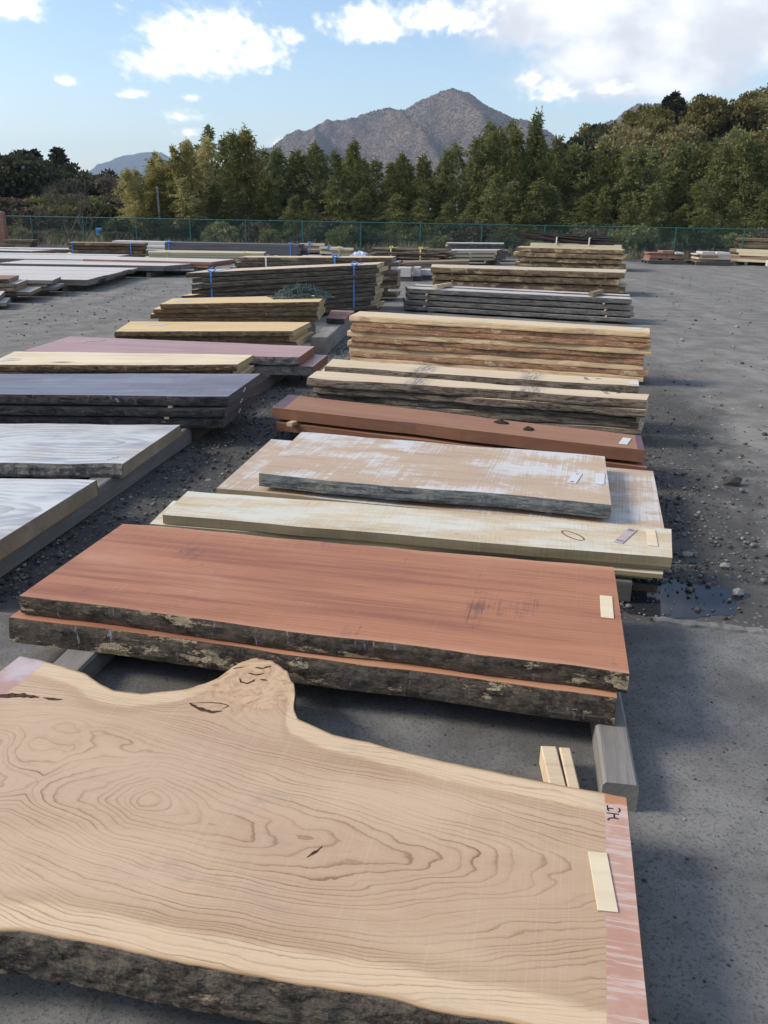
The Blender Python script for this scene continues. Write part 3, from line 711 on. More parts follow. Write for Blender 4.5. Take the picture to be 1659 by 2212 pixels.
def hero_mat():
    m, T = new_mat('hero_sawn_face')
    v = T.node('ShaderNodeTexCoord', 3); x, y, z = T.sep(v)
    f = T.node('ShaderNodeAttribute', 2, attribute_name='ring'); ed = T.node('ShaderNodeAttribute', 2, attribute_name='edge_dist')
    wob = T.noise(T.map(v, (18, 30, 30)), 1.0, 4, 0.6)
    lo = T.noise(T.comb(f, 0.3, 0.3), 14.0, 2)
    ff = T.math('ADD', T.math('ADD', T.math('MULTIPLY', f, 92.0), T.math('MULTIPLY', lo, 7.0)), T.math('MULTIPLY', wob, 0.8))
    fr = T.math('FRACT', ff)
    # ring-to-ring variation
    idn = T.noise(T.comb(T.math('FLOOR', ff), 0.5, 0.5), 1.7, 1)
    line = T.ramp(fr, [(0.0, 0.10), (0.40, 0.0), (0.76, 0.16), (0.90, 1.0), (0.96, 1.0), (1.0, 0.10)])
    pat = T.noise(T.map(v, (3, 9, 9)), 1.0, 3)
    line = T.math('MULTIPLY', line, T.math('MULTIPLY', T.math('MULTIPLY_ADD', T.smooth(idn, 0.25, 0.75), 1.1, 0.15), T.math('MULTIPLY_ADD', T.smooth(pat, 0.3, 0.7), 0.9, 0.25)))
    light, darkc = (0.595, 0.425, 0.28), (0.25, 0.14, 0.07)
    big = T.noise(T.map(v, (1.2, 3.2, 3)), 1.2, 4, 0.55)
    base = T.mix(T.smooth(big, 0.35, 0.7), light, (0.50, 0.34, 0.215))
    pink = T.math('MULTIPLY', T.smooth(ed, 0.22, 0.48), 0.55)
    base = T.mix(pink, base, (0.53, 0.36, 0.24))
    sap = T.smooth(T.math('ADD', ed, T.math('MULTIPLY', T.math('SUBTRACT', wob, 0.5), 0.03)), 0.085, 0.065)
    base = T.mix(T.math('MULTIPLY', sap, 0.8), base, (0.70, 0.525, 0.335))
    band = T.math('MULTIPLY', T.smooth(ed, 0.06, 0.09), T.smooth(ed, 0.14, 0.10))
    base = T.mix(T.math('MULTIPLY', band, 0.4), base, (0.44, 0.29, 0.17))
    c = T.mix(T.math('MULTIPLY', line, 0.80), base, darkc)
    sub = T.noise(T.comb(T.math('MULTIPLY', f, 330.0), T.math('MULTIPLY', x, 1.5), y), 1.0, 3, 0.6)
    c = T.mix(T.math('MULTIPLY', T.smooth(sub, 0.5, 0.75), 0.22), c, (0.40, 0.25, 0.14))
    fib = T.noise(T.map(v, (9, 330, 300)), 1.0, 4, 0.65)
    c = T.mix(T.math('MULTIPLY', T.smooth(fib, 0.45, 0.72), 0.20), c, (0.34, 0.20, 0.11))
    sawm = T.noise(T.map(v, (210, 3, 3), rot=(0, 0, R(6))), 1.0, 3)
    c = T.mix(T.math('MULTIPLY', T.smooth(sawm, 0.5, 0.75), 0.10), c, (0.75, 0.6, 0.45))
    rim = T.smooth(ed, 0.012, 0.002)
    c = T.mix(T.math('MULTIPLY', rim, 0.7), c, (0.42, 0.24, 0.10))
    grime = T.noise(T.map(v, (2, 4, 4), (7, 3, 0)), 2.0, 5, 0.65)
    c = T.mix(T.math('MULTIPLY', T.smooth(grime, 0.56, 0.76), 0.34), c, (0.24, 0.21, 0.19))
    # burl figure on the branch stub
    bd = T.node('ShaderNodeVectorMath', 1, {0: v, 1: (-0.178, 0.535, 0.092)}, operation='DISTANCE')
    bf = T.math('MULTIPLY', T.smooth(bd, 0.26, 0.12), 1.0)
    bn = T.noise(v, 16, 6, 0.65, 2.0)
    bc = T.ramp(bn, [(0.32, (0.26, 0.14, 0.075)), (0.46, (0.52, 0.33, 0.19)), (0.62, (0.66, 0.45, 0.28)), (0.75, (0.46, 0.27, 0.16))])
    c = T.mix(T.math('MULTIPLY', bf, 0.75), c, bc)
    # red wax paint with white streaks at both ends
    pe = T.math('ADD', x, T.math('MULTIPLY', y, -0.02))
    def paint(lo, hi):
        return T.smooth(T.math('ADD', pe, T.math('MULTIPLY', T.math('SUBTRACT', T.noise(T.map(v, (5, 40, 5)), 1.0, 3), 0.5), 0.012)), lo, hi)
    pr = paint(0.897, 0.901); pl = paint(-0.872, -0.878)
    pf = T.math('MAXIMUM', pr, pl)
    strk = T.noise(T.map(v, (6, 95, 60), rot=(0, 0, R(-9))), 1.0, 5, 0.62)
    blo = T.noise(T.map(v, (7, 7, 7), (1, 2, 0)), 1.0, 5, 0.6)
    pc = T.mix(T.smooth(blo, 0.35, 0.65), (0.47, 0.25, 0.18), (0.56, 0.37, 0.295))
    pc = T.mix(T.math('MULTIPLY', T.smooth(strk, 0.50, 0.60), 0.6), pc, (0.64, 0.52, 0.47))
    pc = T.mix(T.math('MULTIPLY', T.smooth(blo, 0.585, 0.61), 0.8), pc, (0.60, 0.53, 0.55))
    pc = T.mix(T.smooth(T.math('ADD', y, T.math('MULTIPLY', blo, 0.06)), 0.205, 0.22), pc, (0.46, 0.19, 0.09))
    pc = T.mix(pl, pc, T.mix(T.smooth(blo, 0.40, 0.60), (0.52, 0.44, 0.45), (0.44, 0.26, 0.22)))
    c = T.mix(T.math('MULTIPLY', pf, 0.9), c, pc)
    rgh = T.mix(pf, (0.6, 0.6, 0.6), (0.4, 0.4, 0.4))
    hgt = T.math('ADD', T.math('MULTIPLY', fib, 0.6), T.math('MULTIPLY', line, -0.25))
    finish(T, c, rgh, T.bump(hgt, 0.25, 0.0015), 0.25)
    return m

_he = []
def hero_end_mat():
    if not _he: _he.append(wood('hero_painted_end', (0.44, 0.24, 0.13), (0.30, 0.13, 0.07), ring=80, contrast=0.3, blotch=0.4))
    return _he[0]

# ------------------------------------------------------------------ ground
def ground_mat():
    m, T = new_mat('yard_dirt')
    v = T.node('ShaderNodeTexCoord', 3); x, y, z = T.sep(v)
    n_big = T.noise(v, 0.35, 4, 0.6); n_mid = T.noise(v, 2.6, 6, 0.68); n_fine = T.noise(v, 42, 5, 0.7); n_vf = T.noise(v, 240, 3, 0.7)
    c = T.mix(T.smooth(n_mid, 0.34, 0.68), (0.165, 0.153, 0.134), (0.265, 0.250, 0.222))
    c = T.mix(T.math('MULTIPLY', T.smooth(n_big, 0.45, 0.7), 0.35), c, (0.17, 0.158, 0.135))
    lane = T.noise(T.map(v, (1.5, 0.22, 1), rot=(0, 0, R(14))), 1.0, 5, 0.6)
    c = T.mix(T.math('MULTIPLY', T.smooth(lane, 0.42, 0.68), 0.40), c, (0.115, 0.108, 0.096))
    c = T.mix(T.math('MULTIPLY', T.smooth(lane, 0.45, 0.30), 0.35), c, (0.32, 0.305, 0.275))
    # soil coloured darker beside the rows of slabs
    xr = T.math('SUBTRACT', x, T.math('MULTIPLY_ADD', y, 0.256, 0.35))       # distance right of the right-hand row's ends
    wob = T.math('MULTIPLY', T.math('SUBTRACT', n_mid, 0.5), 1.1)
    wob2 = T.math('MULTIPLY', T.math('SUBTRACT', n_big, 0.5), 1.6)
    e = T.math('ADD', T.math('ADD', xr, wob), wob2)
    row_dark = T.math('MULTIPLY', T.smooth(e, 1.0, 0.35), T.smooth(y, 11.0, 7.0))
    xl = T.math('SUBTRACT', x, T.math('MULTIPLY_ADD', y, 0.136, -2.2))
    row_dark = T.math('MULTIPLY', row_dark, T.smooth(T.math('ADD', xl, wob), -0.3, 0.2))
    row_dark = T.math('MULTIPLY', row_dark, T.smooth(y, 2.6, 3.4))
    c = T.mix(T.math('MULTIPLY', row_dark, 0.80), c, (0.050, 0.046, 0.041))
    vo = T.n.new('ShaderNodeTexVoronoi'); vo.feature = 'F1'; T.put(vo.inputs['Vector'], v); vo.inputs['Scale'].default_value = 34
    rc = T.node('ShaderNodeSeparateColor', 0, {0: vo.outputs['Color']})
    peb = T.math('MULTIPLY', T.smooth(vo.outputs['Distance'], 0.36, 0.26), T.math('GREATER_THAN', rc, 0.70))
    pc = T.mix(rc, (0.16, 0.155, 0.15), (0.30, 0.295, 0.28))
    c = T.mix(T.math('MULTIPLY', peb, 0.55), c, pc)
    vo2 = T.n.new('ShaderNodeTexVoronoi'); vo2.feature = 'F1'; T.put(vo2.inputs['Vector'], T.map(v, (1, 0.55, 1))); vo2.inputs['Scale'].default_value = 9
    rc2 = T.node('ShaderNodeSeparateColor', 0, {0: vo2.outputs['Color']})
    chip = T.math('MULTIPLY', T.smooth(vo2.outputs['Distance'], 0.20, 0.12), T.math('GREATER_THAN', rc2, 0.80))
    c = T.mix(T.math('MULTIPLY', chip, 0.7), c, T.mix(T.math('GREATER_THAN', rc2, 0.93), (0.055, 0.048, 0.04), (0.33, 0.31, 0.28)))
    c = T.mix(T.math('MULTIPLY', T.smooth(n_fine, 0.5, 0.72), 0.45), c, (0.10, 0.098, 0.092))
    c = T.mix(T.math('MULTIPLY', T.smooth(n_vf, 0.58, 0.75), 0.3), c, (0.36, 0.35, 0.33))
    h = T.math('ADD', T.math('ADD', T.math('MULTIPLY', n_fine, 0.6), T.math('MULTIPLY', n_vf, 0.2)), T.math('ADD', T.math('MULTIPLY', peb, 0.5), T.math('MULTIPLY', n_mid, 0.8)))
    rg = T.mix(row_dark, (0.95, 0.95, 0.95), (0.75, 0.75, 0.75))
    finish(T, c, rg, T.bump(h, 0.6, 0.012), 0.2)
    return m

def concrete_mat():
    m, T = new_mat('old_concrete')
    v = T.node('ShaderNodeTexCoord', 3)
    n1 = T.noise(v, 1.6, 5, 0.6); n2 = T.noise(v, 14, 5, 0.7); n3 = T.noise(v, 85, 5, 0.8)
    c = T.mix(T.smooth(n1, 0.40, 0.62), (0.120, 0.114, 0.104), (0.225, 0.215, 0.196))
    c = T.mix(T.math('MULTIPLY', T.smooth(n2, 0.42, 0.7), 0.45), c, (0.105, 0.103, 0.098))
    c = T.mix(T.math('MULTIPLY', T.smooth(n3, 0.51, 0.62), 0.7), c, (0.058, 0.055, 0.05))
    c = T.mix(T.math('MULTIPLY', T.smooth(T.noise(v, 190, 3, 0.7), 0.6, 0.72), 0.5), c, (0.42, 0.41, 0.39))
    vo = T.n.new('ShaderNodeTexVoronoi'); vo.feature = 'F1'; T.put(vo.inputs['Vector'], v); vo.inputs['Scale'].default_value = 38
    rc = T.node('ShaderNodeSeparateColor', 0, {0: vo.outputs['Color']})
    pit = T.math('MULTIPLY', T.smooth(vo.outputs['Distance'], 0.22, 0.12), T.math('GREATER_THAN', rc, 0.93))
    c = T.mix(T.math('MULTIPLY', pit, 0.75), c, (0.035, 0.033, 0.03))
    vc = T.n.new('ShaderNodeTexVoronoi'); vc.feature = 'DISTANCE_TO_EDGE'
    T.put(vc.inputs['Vector'], T.vmath('ADD', v, T.vmath('SCALE', T.noise(v, 5, 4, 0.6, color=True), scale=0.25))); vc.inputs['Scale'].default_value = 0.35
    crk = T.smooth(vc.outputs['Distance'], 0.003, 0.001)
    c = T.mix(T.math('MULTIPLY', crk, 0.2), c, (0.03, 0.03, 0.028))
    h = T.math('SUBTRACT', T.math('ADD', T.math('MULTIPLY', n3, 0.4), T.math('MULTIPLY', n2, 0.4)), pit)
    finish(T, c, 0.9, T.bump(h, 0.8, 0.008), 0.25)
    return m

def build_ground():
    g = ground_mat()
    # dense relief near the camera, coarse out to the horizon: one sheet
    xs = np.unique(np.concatenate([np.linspace(-6, 6, 201), np.linspace(-30, 30, 61), np.array([-8000, -3000, -1200, -500, -200, -100, -60, 60, 100, 200, 500, 1200, 3000, 8000])]))
    ys = np.unique(np.concatenate([np.linspace(-2, 14, 267), np.linspace(14, 60, 47), np.array([-2000, -600, -150, -40, -10, 80, 120, 200, 400, 900, 2000, 4000, 9000])]))
    V = np.zeros((len(xs), len(ys), 3)); V[..., 0] = xs[:, None]; V[..., 1] = ys[None]
    for i, x in enumerate(xs):
        for j, y in enumerate(ys):
            if -6.5 <= x <= 6.5 and -2.5 <= y <= 14.5:
                k = min(1.0, max(0.0, (y - 3.1) / 0.3)) * min(1, (14.5 - y) / 2)
                V[i, j, 2] = -0.004 + k * (0.012 * fbm(x * 1.3, y * 1.3, 0, 3) + 0.006 * fbm(x * 7, y * 7, 4, 3))
    idx = np.arange(len(xs) * len(ys)).reshape(len(xs), len(ys))
    F = np.stack([idx[:-1, :-1], idx[1:, :-1], idx[1:, 1:], idx[:-1, 1:]], -1).reshape(-1, 4)
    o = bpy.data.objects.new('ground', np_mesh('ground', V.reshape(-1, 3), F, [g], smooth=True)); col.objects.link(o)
    tag(o, kind='structure')
    # concrete pad in the foreground with a ragged broken edge
    cm = concrete_mat()
    xs = np.linspace(-6, 6, 241); V, F = [], []
    for x in xs:
        e = 3.20 - 0.10 * (x - 1.0) * (x > 0) + 0.03 * fbm(x * 3, 0.3, 0, 3) + 0.015 * fbm(x * 16, 2.3, 0, 3)
        V += [(x, -2.0, 0.022), (x, e - 0.10, 0.022), (x, e - 0.02, 0.018), (x, e, -0.02)]
    for i in range(len(xs) - 1):
        for k in range(3):
            F.append((i * 4 + k, i * 4 + 4 + k, i * 4 + 5 + k, i * 4 + 1 + k))
    tag(mesh_obj('concrete_pavement', V, F, cm), kind='structure')
    # broken pale concrete lip
    lip = plain('pale_broken_concrete', (0.21, 0.20, 0.18), 0.95, 0.2, var=0.7, scale=30)
    V, F = [], []; xs = np.linspace(1.12, 1.66, 40)
    for x in xs:
        yc = 3.185 - 0.22 * (x - 1.12) + 0.01 * fbm(x * 14, 5, 0, 2)
        w = 0.028 + 0.014 * fbm(x * 9, 1, 0, 2)
        h = 0.03 + 0.008 * fbm(x * 20, 8, 0, 2)
        V += [(x, yc - w, 0.012), (x, yc - w * 0.8, h), (x, yc + w * 0.7, h), (x, yc + w, 0.0)]
    for i in range(39):
        for k in range(3): F.append((i * 4 + k, i * 4 + 4 + k, i * 4 + 5 + k, i * 4 + 1 + k))
    tag(mesh_obj('kerb', V, F, lip), kind='structure')
    # puddle
    m, T = new_mat('puddle_water')
    finish(T, (0.03, 0.032, 0.036), 0.08, T.bump(T.noise(T.node('ShaderNodeTexCoord', 3), 30, 2), 0.03, 0.003), 0.5, {'IOR': 1.33})
    V = [(0, 0, 0)]; F = []; n = 48
    for k in range(n):
        th = 2 * math.pi * k / n
        r = 1 + 0.25 * fbm(math.cos(th) * 1.5, math.sin(th) * 1.5, 2, 3)
        V.append((0.34 * r * math.cos(th), 0.20 * r * math.sin(th), 0))
        F.append((0, k + 1, (k + 1) % n + 1))
    o = mesh_obj('puddle', V, F, m, loc=(1.28, 3.46, -0.0035)); tag(o, kind='structure')

def rock_verts(r, seed, sq=0.65):
    g = (1 + 5 ** 0.5) / 2
    base = [(-1, g, 0), (1, g, 0), (-1, -g, 0), (1, -g, 0), (0, -1, g), (0, 1, g), (0, -1, -g), (0, 1, -g), (g, 0, -1), (g, 0, 1), (-g, 0, -1), (-g, 0, 1)]
    rr = random.Random(seed)
    sx, sy = rr.uniform(0.8, 1.4), rr.uniform(0.7, 1.1)
    return [tuple(c * r / 1.9 * rr.uniform(0.75, 1.2) * k for c, k in zip(v, (sx, sy, sq))) for v in base]
ICO = [(0, 11, 5), (0, 5, 1), (0, 1, 7), (0, 7, 10), (0, 10, 11), (1, 5, 9), (5, 11, 4), (11, 10, 2), (10, 7, 6), (7, 1, 8), (3, 9, 4), (3, 4, 2), (3, 2, 6), (3, 6, 8), (3, 8, 9), (4, 9, 5), (2, 4, 11), (6, 2, 10), (8, 6, 7), (9, 8, 1)]

def build_gravel():
    ms = [plain('gravel_stone_dark', (0.075, 0.07, 0.065), 0.9, 0.2, var=0.4, scale=40), plain('gravel_stone_grey', (0.18, 0.175, 0.165), 0.9, 0.2, var=0.4, scale=40), plain('gravel_stone_pale', (0.30, 0.285, 0.26), 0.9, 0.2, var=0.4, scale=40)]
    protos = [np.array(rock_verts(1.0, s)) for s in range(12)]; ico = np.array(ICO)
    rr = np.random.RandomState(3); Vs, Fs, mi = [], [], []; b = 0
    def put(x, y, r, m, z=0.0):
        nonlocal b
        p = protos[rr.randint(12)] * r; a = rr.uniform(0, 6.28); ca, sa = math.cos(a), math.sin(a)
        q = np.stack([p[:, 0] * ca - p[:, 1] * sa + x, p[:, 0] * sa + p[:, 1] * ca + y, p[:, 2] + r * 0.25 + z], 1)
        Vs.append(q); Fs.append(ico + b); mi.extend([m] * 20); b += 12
    for _ in range(5200):       # beside the right-hand row
        y = 3.25 + rr.exponential(1.6)
        if y > 10: continue
        x = 0.35 + 0.256 * y + rr.exponential(0.42) - 0.35
        if y < 3.62 and x > 1.0 and rr.rand() < 0.85: continue
        put(x, y, min(0.0025 + rr.exponential(0.0036), 0.016), rr.choice(3, p=[0.5, 0.38, 0.12]))
    for _ in range(6500):       # aisle between the rows
        y = 3.3 + 9 * rr.rand() ** 1.4; t = rr.rand()
        x = (-2.2 + 0.136 * y) * (1 - t) + (-1.2 + 0.12 * y) * t
        if y < 4.4: x = -1.75 + 0.9 * t
        put(x, y, min(0.0025 + rr.exponential(0.0036), 0.016), rr.choice(3, p=[0.55, 0.37, 0.08]))
    for _ in range(2000):       # open yard
        x = rr.uniform(1.2, 9); y = rr.uniform(3.4, 26)
        if x < 0.6 + 0.256 * y: continue
        put(x, y, min(0.003 + rr.exponential(0.006), 0.035), rr.choice(3, p=[0.2, 0.5, 0.3]))
    for _ in range(900):
        x = rr.uniform(-7, -2.5); y = rr.uniform(8, 20)
        put(x, y, min(0.004 + rr.exponential(0.006), 0.03), rr.choice(3, p=[0.25, 0.5, 0.25]))
    for _ in range(260):        # loose crumbs on the concrete
        x = rr.uniform(0.6, 2.2); y = rr.uniform(0.8, 3.1)
        put(x, y, min(0.0015 + rr.exponential(0.0016), 0.008), rr.choice(3, p=[0.6, 0.3, 0.1]), 0.022)
    me = np_mesh('gravel', np.vstack(Vs), np.vstack(Fs), ms, mi)
    o = bpy.data.objects.new('gravel', me); col.objects.link(o); tag(o, 'loose grey gravel scattered on the yard', 'gravel', kind='stuff')
    for k, (x, y, r, lab) in enumerate([(2.22, 5.19, 0.055, 'dark angular stone standing alone on the open yard'), (1.60, 3.50, 0.030, 'pale rounded stone on dark gravel near the puddle'), (1.52, 3.95, 0.026, 'small flat pale stone on gravel beside the cream boards'), (1.66, 3.82, 0.022, 'little pale stone in the dark gravel beyond the puddle'), (1.33, 3.80, 0.03, 'dark stone close to the ends of the cream boards')]):
        o = mesh_obj('stone', rock_verts(r, 50 + k, 0.8), ICO, ms[(0, 2, 2, 2, 0)[k]], loc=(x, y, r * 0.35)); tag(o, lab, 'stone')

build_ground()
build_gravel()

# ------------------------------------------------------------------ right-hand row of slabs
hero = build_hero()
price_tag((0.50, 1.518, 0.20), (0.043, 0.178), R(-6), 'pale wooden price tag on the live edge slab beside its painted end')
bearer((0.40, 1.22), (0.42, 1.70), 0.09, 0.022, 0.084, 'hidden bearer under the painted end of the live edge slab')
bearer((-0.98, 1.62), (-0.93, 2.22), 0.09, 0.022, 0.084, 'hidden bearer under the far end of the live edge slab')
tag(MB().box((-0.022, 0, 0.034), (0.046, 0.26, 0.066), bev=0.003).box((0.024, 0.0, 0.033), (0.034, 0.26, 0.063), bev=0.004, rz=R(-1.5)).build('split_block', M['lightcream'], loc=(0.525, 2.06, 0.022), rz=R(-2)), 'split cream block poking out beneath the live edge slab', 'block')
bearer((0.672, 1.985), (0.84, 3.08), 0.098, 0.022, 0.088, 'weathered grey timber bearer under the red slabs, its sawn end showing')
bearer((-1.10, 2.50), (-0.98, 3.30), 0.12, 0.022, 0.088, 'weathered timber bearer under the red slabs beyond the branch stub')

R2 = [(-1.16, 3.54), (0.92, 3.13), (0.76, 2.30), (-1.31, 2.78)]
o = slab('red_slab', R2, 0.278, 0.070, M['red'], M['bark_red'], M['pink_end'], wave=0.018, bulge=-0.004, nx=50, rough_edge=0.007)
tag(o, 'upper reddish brown slab with patchy bark edge and a price tag', 'wood slab')
o = slab('red_slab', shift(R2, 0.030, -0.02, 0.03, -0.03), 0.203, 0.092, M['red'], M['bark_red'], M['pink_end'], wave=0.02, bulge=0.012, nx=50, rough_edge=0.007)
tag(o, 'lower reddish slab lying beneath the tagged red slab on grey bearers', 'wood slab')
for u in (0.1, 0.88):
    p = pt_on(R2, u, 0.5)
    tag(MB().box((0, 0, 0.0025), (0.03, 0.7, 0.005)).build('spacer_stick', M['stick'], loc=(p.x, p.y, 0.203), rz=R(-12)), 'flat spacer stick pressed between the two red slabs', 'stick', 'sticks between the red slabs')
price_tag((0.803, 2.765, 0.278), (0.044, 0.185), R(-12), 'pale wooden price tag on the red slab')

# cream boards
R3 = [(-1.02, 4.20), (1.35, 3.75), (1.24, 3.38), (-1.06, 3.83)]
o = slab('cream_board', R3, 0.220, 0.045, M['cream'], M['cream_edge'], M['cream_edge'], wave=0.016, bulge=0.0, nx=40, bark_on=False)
tag(o, 'topmost cream board with saw marks, writing tag and a knot ring', 'wood board'); cream_top = o
for i, (z, t, dn, dl, dr, rot) in enumerate([(0.170, 0.022, -0.015, 0.07, 0.0, 0.9), (0.146, 0.020, 0.0, 0.03, -0.03, -0.35), (0.124, 0.022, -0.01, 0.05, -0.07, 0.5)]):
    q = [Vector(p) for p in shift(R3, dn, -0.01, dl, dr)]; c = sum(q, Vector((0, 0))) / 4; rm = Matrix.Rotation(R(rot), 2)
    q = [c + rm @ (p - c) for p in q]
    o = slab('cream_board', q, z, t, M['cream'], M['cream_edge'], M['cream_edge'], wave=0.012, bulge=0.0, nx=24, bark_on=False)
    tag(o, ('second', 'third', 'lowest')[i] + ' thin cream board in the fanned pile under the knot ring board', 'wood board')
for x, y in ((-0.85, 3.98), (1.08, 3.60)):
    tag(MB().box((0, 0, 0.051), (0.09, 0.40, 0.100), bev=0.004).build('bearer', M['timber_dark'], loc=(x, y, 0), rz=R(-11)), 'dark bearer under the fanned cream boards', 'bearer', 'bearers under the cream boards')
price_tag((1.221, 3.622, 0.220), (0.043, 0.215), R(-13), 'blank wooden price tag on the end of the cream board')
dig = [([(-0.015, -0.085), (-0.009, -0.070), (-0.009, -0.090)], 0.0022), ([(-0.015, -0.083), (-0.005, -0.083)], 0.0022),
       ([(0.000, -0.078), (0.005, -0.072), (-0.002, -0.084), (0.004, -0.090), (0.001, -0.082), (-0.001, -0.076)], 0.0022),
       ([(0.009, -0.073), (0.014, -0.072), (0.014, -0.079), (0.009, -0.089), (0.016, -0.089)], 0.0022),
       ([(-0.012, 0.088), (-0.012, 0.070), (-0.006, 0.069), (-0.005, 0.088)], 0.0032), ([(0.000, 0.089), (0.001, 0.068), (0.008, 0.072), (0.008, 0.084), (0.002, 0.086)], 0.0032), ([(0.010, 0.08), (0.016, 0.072)], 0.0032)]
price_tag((1.108, 3.640, 0.220), (0.042, 0.215), R(-33), 'slanted greyish tag with handwritten numbers on the cream board', 'tagpink', strokes=dig)
# the oval knot mark
k = MB(); cx, cy = 0.865, 3.635
pts = [(cx + 0.030 * math.cos(t) * 1.9 * math.cos(-0.9) - 0.028 * math.sin(t) * math.sin(-0.9), cy + 0.030 * math.cos(t) * 1.9 * math.sin(-0.9) * 1.3 + 0.028 * math.sin(t) * math.cos(-0.9), 0.2203) for t in np.linspace(0, 6.1, 22)]
k.ribbon(pts, 0.008, 0.0005)
adopt(k.build('knot_ring', M['brown_side']), cream_top)

# pale wide boards
R4 = [(-0.76, 5.52), (1.61, 4.90), (1.36, 3.85), (-0.92, 4.44)]
o = slab('wide_board', R4, 0.160, 0.05, M['pale'], M['cream_edge'], M['cream_edge'], wave=0.015, bulge=0.004, nx=36, bark_on=False)
tag(o, 'wide pale pinkish board lying flat beneath the whitened slab', 'wood board')
R4u = [(-0.54, 5.34), (1.30, 4.86), (1.12, 3.97), (-0.68, 4.41)]
for u in (0.12, 0.85):
    p = pt_on(R4u, u, 0.5); tag(MB().box((0, 0, 0.0125), (0.03, 0.8, 0.025)).build('spacer_stick', M['stick'], loc=(p.x, p.y, 0.160), rz=R(-14)), 'thin spacer stick under the whitened slab', 'stick', 'sticks under the whitened slab')
o = slab('whitened_slab', R4u, 0.258, 0.072, M['pale'], M['pale_edge'], M['cream_edge'], wave=0.03, bulge=0.004, nx=50, rough_edge=0.005)
tag(o, 'pale slab with white chalky patches and grey weathered edge, carrying two tags', 'wood slab')
for u in (0.12, 0.86):
    p = pt_on(R4, u, 0.5); tag(MB().box((0, 0, 0.055), (0.1, 0.9, 0.109), bev=0.004).build('bearer', M['timber_dark'], loc=(p.x, p.y, 0), rz=R(-14)), 'dark bearer under the wide pale board', 'bearer', 'bearers under the wide board')
price_tag((1.165, 4.40, 0.258), (0.048, 0.20), R(-15), 'blank cream price tag on the end of the whitened slab', 'tagpaper')
kan = [([(-0.012, -0.075), (0.012, -0.072)], 0.002), ([(0.0, -0.062), (-0.001, -0.09)], 0.002), ([(-0.012, -0.088), (0.0, -0.076), (0.013, -0.09)], 0.002), ([(-0.01, -0.083), (0.012, -0.082)], 0.002), ([(-0.006, 0.085), (0.004, 0.088), (0.004, 0.080), (-0.008, 0.070), (0.009, 0.070)], 0.0028)]
price_tag((1.03, 4.41, 0.258), (0.050, 0.20), R(-22), 'white tag with small handwriting and a wire loop on the whitened slab', 'tagpaper', strokes=kan)

# brown beams
R5 = [(-0.76, 6.60), (1.68, 5.44), (1.60, 5.08), (-0.83, 6.12)]
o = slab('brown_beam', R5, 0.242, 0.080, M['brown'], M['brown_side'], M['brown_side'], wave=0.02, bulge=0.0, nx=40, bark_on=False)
tag(o, 'upper long reddish brown beam with purple painted ends and bark scraps', 'wood beam')
pm = plain('purple_end_paint', (0.13, 0.075, 0.10), 0.5, 0.3, var=0.5, scale=14)
for u0, u1 in ((0.0, 0.035), (0.985, 1.0)):
    q = [pt_on(R5, u0, 0.985), pt_on(R5, u1, 0.985), pt_on(R5, u1, 0.04), pt_on(R5, u0, 0.04)]
    c, a, lq = place_frame(R5)
    ca, sa = math.cos(-a), math.sin(-a)
    V = [((p - c).x * ca - (p - c).y * sa, (p - c).x * sa + (p - c).y * ca, 0.0806) for p in q]
    V += [(x, y, 0.0798) for x, y, z in V]
    mesh_obj('end_paint', V, [(3, 2, 1, 0), (0, 1, 5, 4), (1, 2, 6, 5), (2, 3, 7, 6), (3, 0, 4, 7)], pm, o)
o = slab('brown_beam', shift(R5, 0.015, -0.02, -0.04, 0.03), 0.137, 0.058, M['brown'], M['brown_side'], M['brown_side'], wave=0.015, bulge=0.0, nx=24, bark_on=False)
tag(o, 'lower brown beam under the beam with the bark scraps', 'wood beam')
for u in (0.09, 0.85):
    p = pt_on(R5, u, 0.45); tag(MB().box((0, 0, 0.0125), (0.045, 0.56, 0.025)).build('spacer_stick', M['stick'], loc=(p.x, p.y, 0.137), rz=R(-24)), 'pale spacer stick between the two brown beams', 'stick', 'sticks between the brown beams')
for u in (0.15, 0.8):
    p = pt_on(R5, u, 0.5); tag(MB().box((0, 0, 0.039), (0.1, 0.4, 0.078), bev=0.004).build('bearer', M['timber_dark'], loc=(p.x, p.y, 0), rz=R(-24)), 'low bearer under the brown beams', 'bearer', 'bearers under the brown beams')
price_tag((1.535, 5.29, 0.242), (0.055, 0.17), R(-24), 'cream price tag on the end of the brown beam', 'tagpaper')
for (x, y, L, a, lab) in ((0.80, 5.74, 0.10, -30, 'larger black curl of bark lying on the brown beam'), (0.96, 5.56, 0.07, 20, 'smaller black bark scrap lying on the brown beam')):
    V, F = [], []; n = 10
    for i in range(n + 1):
        x_ = (i / n - 0.5) * L; w = 0.022 * (0.4 + math.sin(math.pi * (0.15 + 0.8 * i / n))) * (1 + 0.5 * fbm(x_ * 60, y, 0, 2))
        for k2 in range(5):
            th = math.pi * k2 / 4
            V.append((x_, w * math.cos(th), 0.6 * w * math.sin(th) * (1 + 0.4 * fbm(x_ * 50, k2, x, 2))))
    for i in range(n):
        for k2 in range(4): F.append((i * 5 + k2, i * 5 + 5 + k2, i * 5 + 6 + k2, i * 5 + 1 + k2))
    tag(mesh_obj('bark_scrap', V, F, M['char'], loc=(x, y, 0.2425), rz=R(a)), lab, 'bark')

